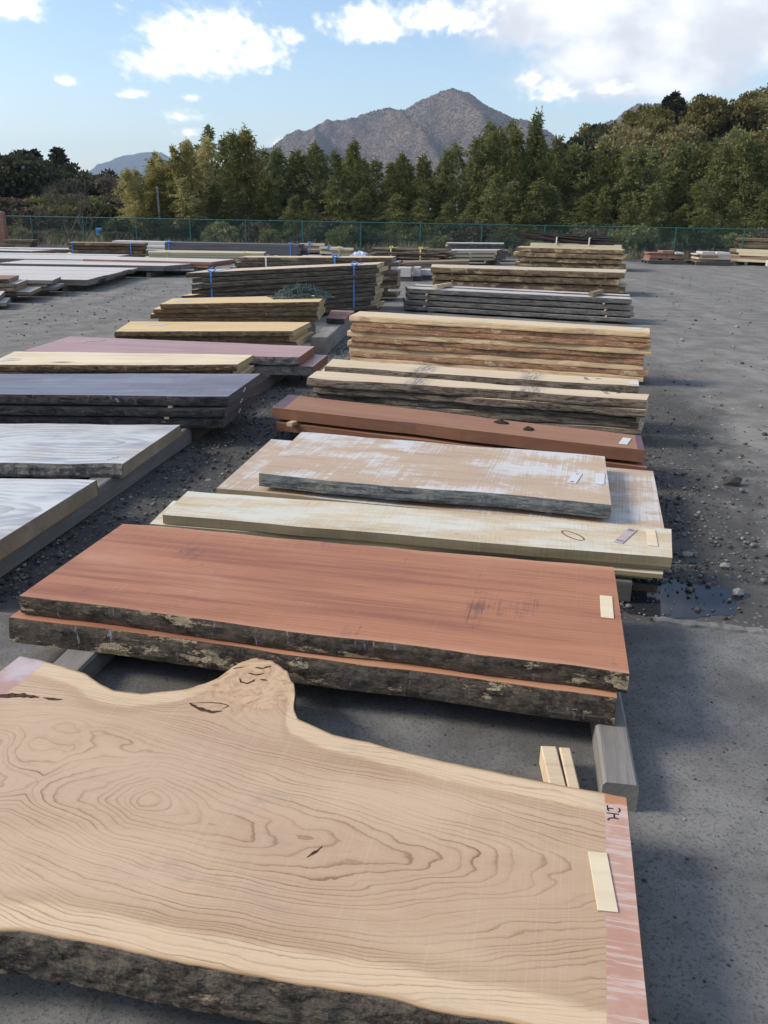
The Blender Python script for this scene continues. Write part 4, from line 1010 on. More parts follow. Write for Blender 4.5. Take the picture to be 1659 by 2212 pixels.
# two stacks of cream topped dark bark slabs
R6 = [(-0.58, 7.08), (1.97, 6.30), (1.89, 6.09), (-0.63, 6.77)]
R6s = stack('bark_slab', 'cream slab in the ridged bark stack behind the brown beams', 'wood slab', R6, 0.345, [0.058, 0.05, 0.045, 0.04, 0.03], 0.006,
      [(M['lightcream_s'], M['bark_dark'], M['tan_side'])], jit=0.03, nx=40, wave=0.05, bulge=0.022, rough_edge=0.008)
R6b = [(-0.48, 7.52), (2.01, 6.76), (1.94, 6.48), (-0.52, 7.14)]
R6t = stack('bark_slab', 'cream slab in the bark edged stack below the tall orange stack', 'wood slab', R6b, 0.372, [0.055, 0.06, 0.05, 0.05, 0.04], 0.006,
      [(M['lightcream_s'], M['bark_dark'], M['tan_side'])], jit=0.03, nx=40, wave=0.045, bulge=0.02, rough_edge=0.007)
price_tag((1.935, 6.60, 0.372), (0.07, 0.12), R(-16), 'square white tag on the cream slab below the tall orange stack', 'tagpaper')
for (x0, y0, zz, own) in ((1.60, 6.745, 0.3723, R6t[0][0]), (1.66, 6.32, 0.3453, R6s[0][0])):
    w = MB()
    for kx, ky, sc in ((0, 0.075, 1), (0, 0.03, 1), (0, -0.015, 1), (0.10, 0.055, 1.2)):
        for _ in range(4):
            a_ = rnd.uniform(0, 3.1); l_ = 0.016 * sc; px, py = x0 + kx + rnd.uniform(-.012, .012), y0 + ky - 0.25 * kx + rnd.uniform(-.008, .008)
            w.ribbon([(px - l_ * math.cos(a_), py - l_ * math.sin(a_), zz), (px + l_ * math.cos(a_), py + l_ * math.sin(a_), zz)], 0.005, 0.0005)
    adopt(w.build('pencil_writing', M['ink']), own)

# tall orange stack
R7 = [(-0.31, 9.96), (2.67, 8.79), (2.59, 8.50), (-0.41, 9.48)]
stack('orange_board', 'board in the tall orange stack', 'wood board', R7, 0.53, [0.054, 0.05, 0.052, 0.056, 0.046, 0.054, 0.056, 0.05, 0.05], 0.003,
      [(M['tan'], M['tan_side'], M['tan']), (M['tan'], M['tan_bark'], M['tan_side']), (M['tan'], M['tan_bark'], M['tan_side']), (M['tan'], M['tan_side'], M['tan']), (M['tan'], M['tan_bark'], M['tan_side']), (M['tan'], M['tan_bark'], M['tan_side']), (M['tan'], M['tan_side'], M['tan']), (M['tan'], M['tan_bark'], M['tan_side'])],
      jit=0.016, nx=30, wave=0.025, bulge=0.012, rough_edge=0.005)
price_tag((2.52, 8.73, 0.53), (0.10, 0.10), R(-21), 'square white tag on the tall orange stack', 'tagpaper')

# grey weathered stack
R8 = [(0.44, 15.75), (3.98, 14.24), (3.80, 13.58), (0.35, 14.95)]
stack('grey_slab', 'slab in the grey weathered stack with cross sticks', 'wood slab', shift(R8, 0, -0.32), 0.385, [0.072, 0.072, 0.07, 0.06], 0.026, [(M['greytop'], M['greyside'], M['greyside'])], jit=0.03, nx=24, wave=0.02, bulge=0.004, stickers=(0.12, 0.9))
o = slab('grey_slab', [pt_on(R8, 0.02, 1.0), pt_on(R8, 0.99, 1.0), pt_on(R8, 0.99, 0.62), pt_on(R8, 0.02, 0.62)], 0.40, 0.06, M['greytop'], M['greyside'], M['greyside'], 0.02, 0.004, 20)
tag(o, 'narrow grey board along the back of the weathered stack', 'wood board')
tag(MB().box((0, 0, 0.15), (0.12, 0.3, 0.34)).box((0, 0, 0.15), (3.2, 0.12, 0.02)).build('bearer', M['timber_dark'], loc=(pt_on(R8, 0.5, 0.8).x, pt_on(R8, 0.5, 0.8).y, 0.02), rz=quad_angle(R8)), 'dark support behind the grey weathered stack', 'bearer')
for u, lab in ((0.16, 'pale cross stick lying over the grey stack, end with bark'), (0.85, 'brown cross stick lying over the grey stack beside its tag')):
    p = pt_on(R8, u, 0.45); tag(MB().box((0, 0, 0.03), (0.075, 0.62, 0.06), bev=0.003).build('cross_stick', M['stick' if u < 0.5 else 'brownboard'], loc=(p.x, p.y, 0.402), rz=quad_angle(R8) + R(-6)), lab, 'stick')
price_tag((*pt_on(R8, 0.965, 0.13), 0.385), (0.14, 0.12), quad_angle(R8), 'square white tag on the grey weathered stack', 'tagpaper')

R9 = [(1.02, 20.45), (5.28, 19.55), (4.94, 18.40), (0.94, 19.30)]
stack('bark_slab', 'thick slab with flaky tan bark in the three high stack', 'wood slab', R9, 0.49, [0.115, 0.12, 0.125], 0.025, [(M['straw'], M['bark_tan'], M['straw'])], jit=0.05, nx=26, wave=0.04, bulge=0.03, rough_edge=0.012, stickers=(0.13, 0.9))
price_tag((*pt_on(R9, 0.97, 0.4), 0.49), (0.16, 0.14), R(-12), 'square tag on the three high flaky bark stack', 'tagpaper')
R10 = [(4.36, 29.3), (7.48, 28.16), (7.15, 26.98), (4.07, 28.1)]
stack('bark_slab', 'slab with peeling bark in the stack under pale planks', 'wood slab', R10, 0.63, [0.125, 0.12, 0.12, 0.12], 0.026, [(M['straw'], M['bark_tan'], M['brownboard'])], jit=0.05, nx=22, wave=0.04, bulge=0.03, rough_edge=0.012, stickers=(0.15, 0.8))
R10b = [(4.7, 29.4), (7.45, 28.45), (7.22, 27.6), (4.55, 28.5)]
stack('pale_plank', 'pale straight plank laid on the four high peeling bark stack', 'wood plank', R10b, 0.735, [0.05, 0.05], 0.003, [(M['silver'], M['straw'], M['straw'])], nx=4, wave=0.0, bulge=0, bark_on=False, base=False)
st = MB()
for k in range(9):
    x0, x1 = rnd.uniform(4.1, 4.9), rnd.uniform(6.6, 7.4); y = 28.35 + rnd.uniform(-0.2, 0.25); z = 0.755 + 0.022 * k * (0.4 + 0.6 * (k % 3) / 2)
    n = 6; pts = [(x0 + (x1 - x0) * i / n, y - (x0 + (x1 - x0) * i / n - 5.8) * 0.33 + 0.03 * rnd.uniform(-1, 1), z + 0.16 * (1 - i / n) ** 2 + 0.012 * rnd.uniform(-1, 1)) for i in range(n + 1)]
    st.tube(pts, [0.012] + [0.032] * (n - 1) + [0.012], 5)
tag(st.build('bark_strip_bundle', M['char']), 'bundle of dark bark strips tied over the pale planks', 'bundle')
for u in (0.40, 0.72):
    x = 4.2 + 3.0 * u; y = 28.35 - (x - 5.8) * 0.33
    tag(MB().box((0, 0, 0.10), (0.03, 0.62, 0.21)).build('strap', M['white_strap'], loc=(x, y, 0.745), rz=R(-18)), 'white tape tied round the dark bark strips', 'strap', 'tapes on the bark strips')

# ------------------------------------------------------------------ left-hand row of slabs
bearer((-1.92, 2.7), (-1.47, 6.0), 0.13, 0.0, 0.122, 'long grey rail timber under the two whitewashed slabs')
bearer((-1.445, 6.05), (-1.06, 8.9), 0.13, 0.0, 0.118, 'dark rail timber under the slate slabs and pink slabs', 'timber_dark')
bearer((-3.2, 3.0), (-2.8, 6.4), 0.13, 0.0, 0.118, 'second rail timber under the hidden ends of the whitewashed slabs', 'timber_dark')
bearer((-3.2, 6.6), (-2.8, 9.0), 0.13, 0.0, 0.118, 'second rail timber under the hidden ends of the slate slabs', 'timber_dark')
L1 = [(-2.95, 4.42), (-1.56, 4.38), (-1.73, 3.25), (-3.0, 3.25)]
o = slab('whitewashed_slab', L1, 0.212, 0.088, M['white'], M['bark_grey'], M['white_end'], wave=0.03, bulge=0.02, nx=36, rough_edge=0.008)
tag(o, 'whitewashed slab with a crack in its tan sawn end', 'wood slab')
L2 = [(-2.95, 5.66), (-1.41, 5.70), (-1.52, 4.75), (-2.95, 4.70)]
o = slab('whitewashed_slab', L2, 0.202, 0.078, M['white'], M['bark_grey'], M['white_end'], wave=0.05, bulge=0.02, nx=40, rough_edge=0.01)
tag(o, 'whitewashed slab with oval grain and grey bark edge next to slate slabs', 'wood slab')
w = MB()
for pts in ([(-1.64, 4.83), (-1.625, 4.825), (-1.612, 4.832)], [(-1.612, 4.868), (-1.62, 4.855), (-1.605, 4.848), (-1.59, 4.855), (-1.59, 4.868), (-1.585, 4.885)]):
    c, a, _q = place_frame(L2); ca, sa = math.cos(-a), math.sin(-a)
    w.ribbon([((x - c.x) * ca - (y - c.y) * sa, (x - c.x) * sa + (y - c.y) * ca, 0.0783) for x, y in pts], 0.005, 0.0005)
w.build('marker_writing', M['ink'], o)
L3 = [(-3.5, 6.64), (-1.02, 6.88), (-1.12, 5.95), (-3.5, 5.90)]
L3s = stack('slate_slab', 'dark slate coloured slab in the stack with white-flecked black bark', 'wood slab', L3, 0.352, [0.066, 0.062, 0.062], 0.018, [(M['slate'], M['bark_slate'], M['slate_end'])], jit=0.025, nx=40, wave=0.02, bulge=0.006, rough_edge=0.006, stickers=(0.80,), base=False)
for (o_, q, z, t) in L3s:
    p = pt_on(q, 1.0, 0.45)
    d = (pt_on(q, 1, 1) - pt_on(q, 1, 0)); a_ = math.atan2(d.y, d.x)
    h = MB().tube([(0.004, -0.03, 0), (0.004, -0.024, -0.012), (0.004, 0.0, -0.004), (0.004, 0.024, 0.012), (0.004, 0.03, 0.0)], 0.003, 5)
    tag(h.build('end_hook', M['white_strap'], loc=(p.x, p.y, z - t / 2), rz=a_ - R(90)), 'white S shaped hook driven into the end of a slate slab', 'hook', 'hooks in the slate slab ends')
L4 = [(-3.48, 8.00), (-1.25, 8.02), (-1.31, 7.46), (-3.42, 7.25)]
stack('knotty_slab', 'cream knotty slab with ragged brown bark in the low stack', 'wood slab', L4, 0.322, [0.055, 0.045, 0.045, 0.04], 0.004, [(M['knotty'], M['bark_brown'], M['yellow_end']), (M['yellow'], M['bark_brown'], M['yellow_end'])], jit=0.05, nx=34, wave=0.035, bulge=0.016, rough_edge=0.010, base=False)
price_tag((-3.32, 7.50, 0.322), (0.06, 0.16), R(-60), 'small grey tag on the far corner of the knotty cream slab', 'tagpaper')
L5 = [(-3.41, 9.25), (-0.74, 8.81), (-0.83, 8.10), (-3.50, 8.23)]
o = slab('pink_slab', L5, 0.292, 0.078, M['pink'], M['bark_grey'], M['pink_end'], wave=0.02, bulge=0.01, nx=30, rough_edge=0.006)
tag(o, 'upper smooth pinkish slab with whitish bark patches and grey tag', 'wood slab')
o = slab('pink_slab', shift(L5, -0.02, 0.02, -0.2, 0.13), 0.205, 0.085, M['pink'], M['bark_grey'], M['pink_end'], wave=0.02, bulge=0.01, nx=30, rough_edge=0.006)
tag(o, 'lower pinkish slab jutting out beneath the smooth pink slab', 'wood slab')
price_tag((-3.05, 8.93, 0.292), (0.055, 0.24), R(-50), 'narrow grey tag on the smooth pink slab', 'tagpink')
L6 = [(-3.12, 10.50), (-0.95, 10.72), (-1.08, 9.86), (-3.03, 9.60)]
stack('yellow_slab', 'yellow slab in the stack next to the pink slabs', 'wood slab', L6, 0.305, [0.055, 0.055, 0.055], 0.006, [(M['yellow'], M['bark_brown'], M['yellow_end'])], jit=0.03, nx=26, wave=0.03, bulge=0.02, rough_edge=0.006, ends_skew=0.012)
price_tag((-2.72, 10.2, 0.305), (0.07, 0.26), R(-52), 'pale tag on the yellow slab next to the pink slabs', 'tagpaper')
L7 = [(-2.80, 11.40), (-0.84, 12.25), (-0.88, 11.25), (-2.79, 10.68)]
stack('yellow_slab', 'yellow slab in the stack carrying the tangled net', 'wood slab', L7, 0.50, [0.055, 0.05, 0.055, 0.055, 0.05], 0.006, [(M['yellow'], M['bark_brown'], M['yellow_end'])], jit=0.06, nx=24, wave=0.03, bulge=0.018, rough_edge=0.008)
price_tag((-2.62, 11.1, 0.50), (0.07, 0.24), R(-45), 'pale tag on the yellow slab under the tangled net', 'tagpaper')
bearer((-0.80, 10.15), (-0.60, 12.5), 0.20, 0.0, 0.20, 'thick old grey timber beside the yellow stacks')
q = [(-1.5, 13.0), (-0.50, 12.75), (-0.66, 11.7), (-1.5, 12.45)]
q = [(-0.80, 12.45), (-0.47, 12.40), (-0.56, 11.40), (-0.80, 11.45)]
o = slab('red_offcut', q, 0.27, 0.065, M['redboard'], M['bark_slate'], M['redboard'], 0.02, 0.004, 8); tag(o, 'short reddish board end resting on the thick old timber', 'wood board')
# tangled net
nb = MB(); rn = random.Random(4)
for k in range(46):
    pts = []
    x, y = rn.uniform(-0.34, 0.34), rn.uniform(-0.17, 0.17); a_ = rn.uniform(0, 6.28)
    for i in range(22):
        a_ += rn.uniform(-1.1, 1.1); x += 0.035 * math.cos(a_); y += 0.028 * math.sin(a_)
        x = max(-0.42, min(0.42, x)); y = max(-0.2, min(0.2, y))
        e = max(0.0, 1 - (x / 0.44) ** 2 - (y / 0.24) ** 2)
        pts.append((x, y, 0.008 + e * rn.uniform(0.0, 0.19)))
    nb.tube(pts, 0.007, 4)
o = nb.build('tangled_net', M['net'], loc=(-1.17, 11.80, 0.50), rz=R(20))
tag(o, 'tangled heap of dark green netting on the yellow stack', 'net')

L8 = [(-2.62, 12.98), (-0.07, 15.80), (-0.20, 14.98), (-2.78, 12.15)]
L8s = stack('strapped_slab', 'dark bark slab in the tall stack tied with blue straps', 'wood slab', L8, 0.77, [0.062] * 10, 0.013, [(M['lightcream'], M['bark_dark'], M['tan_side'])], jit=0.05, nx=24, wave=0.03, bulge=0.006, rough_edge=0.010)
def strap(quad, u, z0, z1, mat, label, w=0.03, group=None, bow=True, out=0.02):
    pn, pf = pt_on(quad, u, 0.0), pt_on(quad, u, 1.0); d = (pn - pf); L = d.length; d.normalize()
    a_ = math.atan2(d.y, d.x); c = (pn + pf) / 2
    hL, t = L / 2 + out + 0.02, 0.003
    b = MB()
    b.box((0, 0, z1 + t / 2 + 0.002), (2 * hL, w, t)).box((hL, 0, (z0 + z1) / 2), (t, w, z1 - z0 + 0.004)).box((-hL, 0, (z0 + z1) / 2), (t, w, z1 - z0 + 0.004))
    if bow:
        for s_ in (-1, 1):
            pts = [(hL - 0.06 + 0.05 * math.sin(k / 7 * math.pi * 1.7), s_ * (0.010 + 0.045 * math.sin(k / 7 * math.pi)), z1 + 0.006 + 0.05 * k / 7) for k in range(8)]
            b.tube(pts, w * 0.35, 4)
    o = b.build('strap', M[mat], loc=(c.x, c.y, 0), rz=a_)
    return tag(o, label, 'strap', group)
strap(L8, 0.115, 0.10, 0.77, 'blue', 'blue strap with bow near the low end of the tall bark stack', 0.026, out=0.045)
strap(L8, 0.865, 0.10, 0.77, 'blue', 'blue strap with bow near the aisle end of the tall bark stack', 0.026, out=0.045)
L9 = [(-2.60, 16.55), (0.16, 17.35), (0.08, 16.75), (-2.70, 15.95)]
stack('bark_slab', 'uneven brown bark slab in the stack behind the blue strapped one', 'wood slab', L9, 0.80, [0.075] * 9, 0.008, [(M['lightcream'], M['bark_tan'], M['brownboard']), (M['silver'], M['bark_dark'], M['brownboard'])], jit=0.07, nx=18, wave=0.03, bulge=0.015, rough_edge=0.010)
strap(L9, 0.18, 0.08, 0.80, 'white_strap', 'white tape round the stack behind the blue strapped one', 0.03, bow=False, out=0.05)
strap(L9, 0.62, 0.08, 0.80, 'blue', 'blue ribbon with loop on the stack behind the blue strapped one', 0.03, out=0.05)

# ------------------------------------------------------------------ far side of the left aisle
def rowboards(name, label, group, cat, x0, xr_of, ys, ztop, ts, mats, gap=0.004, wave=0.004, base=0.0):
    """boards laid side by side with their right-hand ends showing, in layers"""
    for k in range(len(ys) - 1):
        z = ztop + rnd.uniform(-0.004, 0.004)
        for i, t in enumerate(ts):
            ya, yb = ys[k] + 0.008, ys[k + 1] - 0.008; e = rnd.uniform(-0.05, 0.05) * (1 + i)
            q = [(x0, yb), (xr_of(yb) + e, yb), (xr_of(ya) + e, ya), (x0, ya)]
            o = slab(name, q, z, t, *mats, wave=wave, bulge=0.0, nx=6, bark_on=False); tag(o, label[i] if isinstance(label, (list, tuple)) else label, cat, (group if isinstance(group, str) else group[i]))
            z -= t + gap
S_ = (M['silver'], M['silver_end'], M['silver_end'])
rowboards('silvered_board', ['pale silvered board on top of the long low rows across the aisle', 'pale silvered board underneath in the long low rows across the aisle'], ['silvered boards on top', 'silvered boards underneath'], 'wood board', -10.6, lambda y: -6.05 - 0.02 * (y - 17.6), [17.62, 18.3, 18.95, 19.6, 20.25, 20.95, 21.6], 0.235, [0.055, 0.052], S_)
rowboards('silvered_board', ['silvered board on top of the shorter set beyond the long low rows', 'silvered board underneath in the shorter set beyond the long low rows'], ['shorter silvered boards on top', 'shorter silvered boards underneath'], 'wood board', -9.6, lambda y: -5.55 + 0.45 * (y - 21.7), [21.7, 22.3, 22.9, 23.4], 0.28, [0.06, 0.06], S_)
for y0, y1, xa in ((17.6, 21.6, -6.5), (17.6, 21.6, -9.8), (21.7, 23.3, -5.9), (21.7, 23.3, -9.2)):
    bearer((xa, y0), (xa, y1), 0.1, 0.0, 0.119, 'dark bearer under the silvered boards', 'timber_dark', 4)['group'] = 'bearers under the silvered boards'
stack('grey_slab', 'grey board in the small stack between red slab and silvered rows', 'wood board', [(-9.2, 17.5), (-6.50, 17.48), (-6.32, 16.55), (-9.2, 16.5)], 0.30, [0.06, 0.055, 0.055], 0.006, [S_], jit=0.06, nx=10, wave=0.03, bulge=0.02, bark_on=False)
G_ = [(-9.2, 16.3), (-6.75, 16.3), (-6.55, 15.35), (-9.2, 15.3)]
stack('grey_slab', 'slab under the red faced slab across the aisle', 'wood slab', shift(G_, 0, 0, 0, 0.05), 0.325, [0.06, 0.06, 0.06], 0.008, [(M['greytop'], M['bark_dark'], M['brownboard'])], jit=0.10, nx=14, wave=0.05, bulge=0.03)
o = slab('red_slab', shift(G_, -0.02, 0, 0, -0.1), 0.40, 0.068, M['redboard'], M['bark_dark'], M['brownboard'], 0.03, -0.02, 16, rough_edge=0.01); tag(o, 'red faced slab with dark bark topping the stack across the aisle', 'wood slab')
stack('grey_slab', 'grey slab in the low pair in front of the red faced stack', 'wood slab', [(-9.0, 15.15), (-6.62, 15.12), (-6.35, 14.3), (-9.0, 14.2)], 0.22, [0.07, 0.06], 0.03, [(M['silver'], M['bark_grey'], M['silver_end'])], jit=0.08, nx=10, wave=0.03)
stack('bark_slab', 'slab with black and white bark in the pair tied with yellow tape', 'wood slab', [(-14.5, 28.3), (-10.58, 28.1), (-10.9, 27.0), (-14.5, 27.0)], 0.33, [0.11, 0.10], 0.02, [(M['silver'], M['bark_slate'], M['redboard'])], jit=0.06, nx=14, wave=0.03, rough_edge=0.01)
strap([(-14.5, 28.3), (-10.58, 28.1), (-10.9, 27.0), (-14.5, 27.0)], 0.72, 0.1, 0.33, 'yel_strap', 'yellow tape round the black and white bark pair', 0.03, bow=False)
stack('silvered_board', 'long silvered slab in the single layer beyond the yellow taped pair', 'wood slab', [(-13.5, 30.2), (-8.93, 30.1), (-9.2, 29.2), (-13.5, 29.25)], 0.30, [0.11], 0.0, [(M['silver'], M['bark_dark'], M['silver_end'])], nx=14, wave=0.02)
rowboards('silvered_board', ['silvered board in the broad flat layer beyond the long low rows', 'silvered board in the hidden lower layer beyond the long low rows'], ['broad silvered layer', 'hidden silvered layer'], 'wood board', -12.8, lambda y: -8.0 + 0.06 * (y - 23.4), [23.6, 24.4, 25.2, 26.0, 26.7], 0.29, [0.07, 0.06], S_)
for xa in (-8.5, -12.0): bearer((xa, 23.6), (xa, 26.6), 0.1, 0.0, 0.155, 'dark bearer under the broad silvered layer', 'timber_dark', 4)['group'] = 'bearers under the broad layer'
Mq = [(-10.42, 29.35), (-7.97, 29.5), (-7.83, 28.55), (-10.2, 28.35)]
stack('brown_board', 'brown bark edged board in the low bundle with two blue ties', 'wood board', Mq, 0.545, [0.09, 0.09, 0.09, 0.09], 0.02, [(M['brownboard'], M['bark_tan'], M['beamend']), (M['straw'], M['bark_brown'], M['beamend'])], jit=0.08, nx=14, wave=0.02, rough_edge=0.01)
for u, l_ in ((0.05, 'blue tie near the outer end of the low brown bundle'), (0.82, 'blue tie near the aisle end of the low brown bundle')): strap(Mq, u, 0.1, 0.545, 'blue', l_, 0.03, bow=False, out=0.03)
stack('white_board', 'long whitish board lying behind the brown bundle', 'wood board', [(-10.6, 35.0), (-8.0, 34.6), (-8.0, 33.9), (-10.6, 34.2)], 0.42, [0.10, 0.08], 0.02, [(M['whiteboard'], M['silver'], M['silver'])], jit=0.06, nx=6, wave=0.005, bark_on=False)
stack('white_board', 'short whitish board below the edge of the long whitish boards', 'wood board', [(-9.2, 33.7), (-7.3, 33.4), (-7.3, 32.8), (-9.2, 33.1)], 0.32, [0.08, 0.08], 0.02, [(M['whiteboard'], M['silver'], M['silver'])], jit=0.06, nx=6, wave=0.005, bark_on=False)
# yellowish sawn boards, tied
Sq = [(-7.95, 29.35), (-4.05, 29.55), (-3.95, 28.25), (-7.5, 27.75)]
for half, (v0, v1) in enumerate(((0.0, 0.33), (0.34, 0.67), (0.68, 1.0))):
    q = [pt_on(Sq, 0, v1), pt_on(Sq, 1, v1), pt_on(Sq, 1, v0), pt_on(Sq, 0, v0)]
    stack('straw_board', ('near', 'middle', 'rear')[half] + ' straw coloured board in the yellow tied pile', 'wood board', q, 0.318, [0.075, 0.06, 0.055], 0.008, [(M['straw'], M['straw'], M['brownboard'])], jit=0.05, nx=5, wave=0.004, bulge=0, bark_on=False)
strap(Sq, 0.16, 0.06, 0.318, 'yel_strap', 'yellow tie near the outer end of the straw coloured pile', 0.03, out=0.02)
strap(Sq, 0.84, 0.06, 0.318, 'yel_strap', 'yellow tie near the aisle end of the straw coloured pile', 0.03, out=0.02)
# purple grey beams, stacked with their brown ends showing
for c_ in range(3):
    z = 0.52
    for r_ in range(4):
        y = 30.3 + c_ * 0.34; e = rnd.uniform(-0.12, 0.12)
        q = [(-7.7, y + 0.32 + 0.35), (-2.9 + e - 0.15 * (c_ == 0), y + 0.30), (-2.9 + e - 0.15 * (c_ == 0), y), (-7.7, y + 0.35)]
        o = slab('square_beam', q, z, 0.10, M['purplegrey'], M['purplegrey'], M['beamend'], 0.004, 0, 3, bark_on=False)
        tag(o, ('topmost', 'second', 'third', 'lowest')[r_] + ' purple grey squared beam in the tied beam pile', 'wood beam', 'purple grey beams, layer ' + str(r_ + 1))
        z -= 0.105
for xa in (-3.6, -6.8): bearer((xa, 30.35), (xa, 31.4), 0.1, 0.0, 0.104, 'dark bearer under the purple grey beams', 'timber_dark', 3)['group'] = 'bearers under the beams'
for u, l_ in ((0.03, 'blue tie near the outer end of the purple grey beams'), (0.91, 'blue tie near the ends of the purple grey beams')): strap([(-7.7, 31.66), (-2.9, 31.3), (-2.9, 30.28), (-7.7, 30.64)], u, 0.1, 0.525, 'blue', l_, 0.035, bow=True, out=0.02)
stack('wide_plank', 'wide pale plank behind the tall blue strapped stack', 'wood plank', [(-8.0, 24.75), (-4.2, 24.3), (-4.55, 22.75), (-8.0, 23.2)], 0.33, [0.07, 0.06], 0.01, [(M['silver'], M['redboard'], M['redboard'])], jit=0.05, nx=6, wave=0.01, bark_on=False)
# small tied stacks near the fence
for k, (x, y, w_, L_, n_, lab, st_) in enumerate(((-3.0, 35.0, 0.5, 1.0, 4, 'small tied stack near the fence', 'blue'), (-2.2, 34.2, 0.45, 0.9, 3, 'small blue tied stack near the plastic sheet', 'blue'), (-1.75, 33.3, 0.5, 0.9, 3, 'low yellow tied stack near the plastic sheet', 'yel_strap'), (-2.5, 28.9, 0.4, 0.6, 2, 'low pair beside the purple grey beams', None))):
    q = [(x - L_ / 2, y + w_), (x + L_ / 2, y + w_ * 0.9), (x + L_ / 2, y), (x - L_ / 2, y + 0.1)]
    stack('short_board', 'board in the ' + lab, 'wood board', q, 0.06 + 0.085 * n_, [0.075] * n_, 0.01, [(M['silver'], M['straw'], M['beamend']), (M['brownboard'], M['brownboard'], M['straw'])], jit=0.06, nx=3, wave=0.004, bark_on=False)
    if st_: strap(q, 0.4, 0.06, 0.06 + 0.085 * n_, st_, ('blue' if st_ == 'blue' else 'yellow') + ' tie round the ' + lab, 0.05, out=0.03)
# crumpled plastic sheet
V, F = [], []; n = 16
for i in range(n + 1):
    for j in range(n + 1):
        x, y = (i / n - 0.5), (j / n - 0.5); r = max(abs(x), abs(y)) * 2
        V.append((x * 0.95, y * 0.6, max(0.01, (1 - r ** 2) * 0.20 + 0.16 * abs(fbm(x * 5, y * 5, 3, 3)))))
for i in range(n):
    for j in range(n): F.append((i * (n + 1) + j, (i + 1) * (n + 1) + j, (i + 1) * (n + 1) + j + 1, i * (n + 1) + j + 1))
tag(mesh_obj('plastic_sheet', V, F, M['tarp'], loc=(-0.95, 31.5, 0.02)), 'crumpled pale plastic sheet on the ground near the dark bundle', 'sheet')
# dark bundle of thin bark slabs
Dq = [(-0.35, 29.3), (2.05, 28.75), (1.77, 27.75), (-0.55, 28.3)]
stack('thin_slab', 'thin black bark slab in the bundle with yellow ties', 'wood slab', Dq, 0.53, [0.045] * 9, 0.004, [(M['bark_dark'], M['bark_dark'], M['brownboard']), (M['brownboard'], M['bark_dark'], M['brownboard'])], jit=0.09, nx=10, wave=0.05, bulge=0.02, rough_edge=0.012)
for u, l_ in ((0.28, 'yellow tie near the outer end of the black bark bundle'), (0.68, 'yellow tie near the other end of the black bark bundle')): strap(Dq, u, 0.1, 0.54, 'yel_strap', l_, 0.045, out=0.05)
stack('pale_board', 'pale sawn board in the stack next to the black bark bundle', 'wood board', [(2.05, 30.0), (3.95, 30.6), (3.62, 29.6), (1.95, 28.95)], 0.47, [0.10, 0.08, 0.08], 0.03, [(M['silver'], M['straw'], M['beamend'])], jit=0.05, nx=5, wave=0.004, bark_on=False, stickers=(0.3, 0.8))
stack('bark_slab', 'weathered bark slab in the pile behind the pale sawn stack', 'wood slab', [(2.1, 32.3), (4.25, 32.8), (4.1, 31.6), (2.1, 31.2)], 0.62, [0.07] * 7, 0.008, [(M['greytop'], M['bark_grey'], M['beamend'])], jit=0.10, nx=8, wave=0.03, rough_edge=0.012)
stack('brown_board', 'brown board in the low pair beyond the stack of uneven bark slabs', 'wood board', [(0.42, 24.7), (2.4, 26.0), (2.3, 25.1), (0.42, 23.7)], 0.345, [0.07, 0.07], 0.012, [(M['brownboard'], M['brownboard'], M['beamend'])], jit=0.05, nx=6, wave=0.004, bark_on=False)
for k, (x, y, w_, lab) in enumerate(((0.42, 21.9, 0.34, 'largest pale squared block standing in the aisle'), (0.74, 22.15, 0.16, 'middle pale squared block in the aisle'), (0.97, 22.5, 0.30, 'low pale squared block in the aisle'))):
    tag(MB().box((0, 0, 0.055), (w_ + 0.1, 0.34, 0.11), bev=0.004, mi=1).box((0, 0, 0.22 if k < 2 else 0.18), (w_, 0.4, 0.22 if k < 2 else 0.14), bev=0.006).build('squared_block', [M['silver'], M['timber_dark']], loc=(x, y, 0), rz=R(-8)), lab, 'block')

# ------------------------------------------------------------------ far right: pallets and piles
def pallet(x, y, w_, d_, label, rz=0.0):
    root = empty('pallet', (x, y, 0), rz)
    for k in range(6): MB().box((-w_ / 2 + (k + 0.5) * w_ / 6, 0, 0.125), (w_ / 6 - 0.03, d_, 0.02)).build('deck_slat', M['timber'], root)
    for k in (-1, 0, 1): MB().box((0, k * (d_ / 2 - 0.06), 0.065), (w_, 0.08, 0.095)).build('stringer', M['timber_dark'], root)
    return tag(root, label, 'pallet')
def offcuts(x, y, w_, d_, layers, mats, label, group, z0=0.137):
    z = z0
    for ly in layers:
        x0 = x - w_ / 2
        for (xa, xb, t, mi) in ly:
            o = MB().box((0, 0, t / 2), ((xb - xa) * w_ - 0.012, d_ * rnd.uniform(0.8, 1.05), t - 0.003), bev=0.004, rz=rnd.uniform(-0.05, 0.05)).build('offcut_board', M[mats[mi]], loc=(x0 + (xa + xb) / 2 * w_, y + rnd.uniform(-0.04, 0.04), z))
            tag(o, label[mi], 'wood board', group + ', ' + mats[mi])
        z += ly[0][2]
pallet(9.95, 32.1, 1.35, 0.9, 'low pallet under the reddish offcuts by the fence')
offcuts(9.95, 32.1, 1.3, 0.8, [[(0.02, 0.28, 0.06, 0), (0.36, 0.62, 0.06, 0), (0.70, 0.98, 0.06, 1)], [(0.03, 0.97, 0.05, 0)], [(0.06, 0.5, 0.05, 0), (0.52, 0.93, 0.05, 1)], [(0.08, 0.92, 0.05, 0)], [(0.0, 0.70, 0.05, 0), (0.73, 0.95, 0.07, 2)], [(0.40, 0.78, 0.06, 1)]], ['redboard', 'brownboard', 'silver'], ['reddish offcut board stacked on the pallet by the fence', 'brown offcut board among the reddish ones on the pallet', 'pale offcut block among the reddish ones on the pallet'], 'offcuts on the reddish pallet')
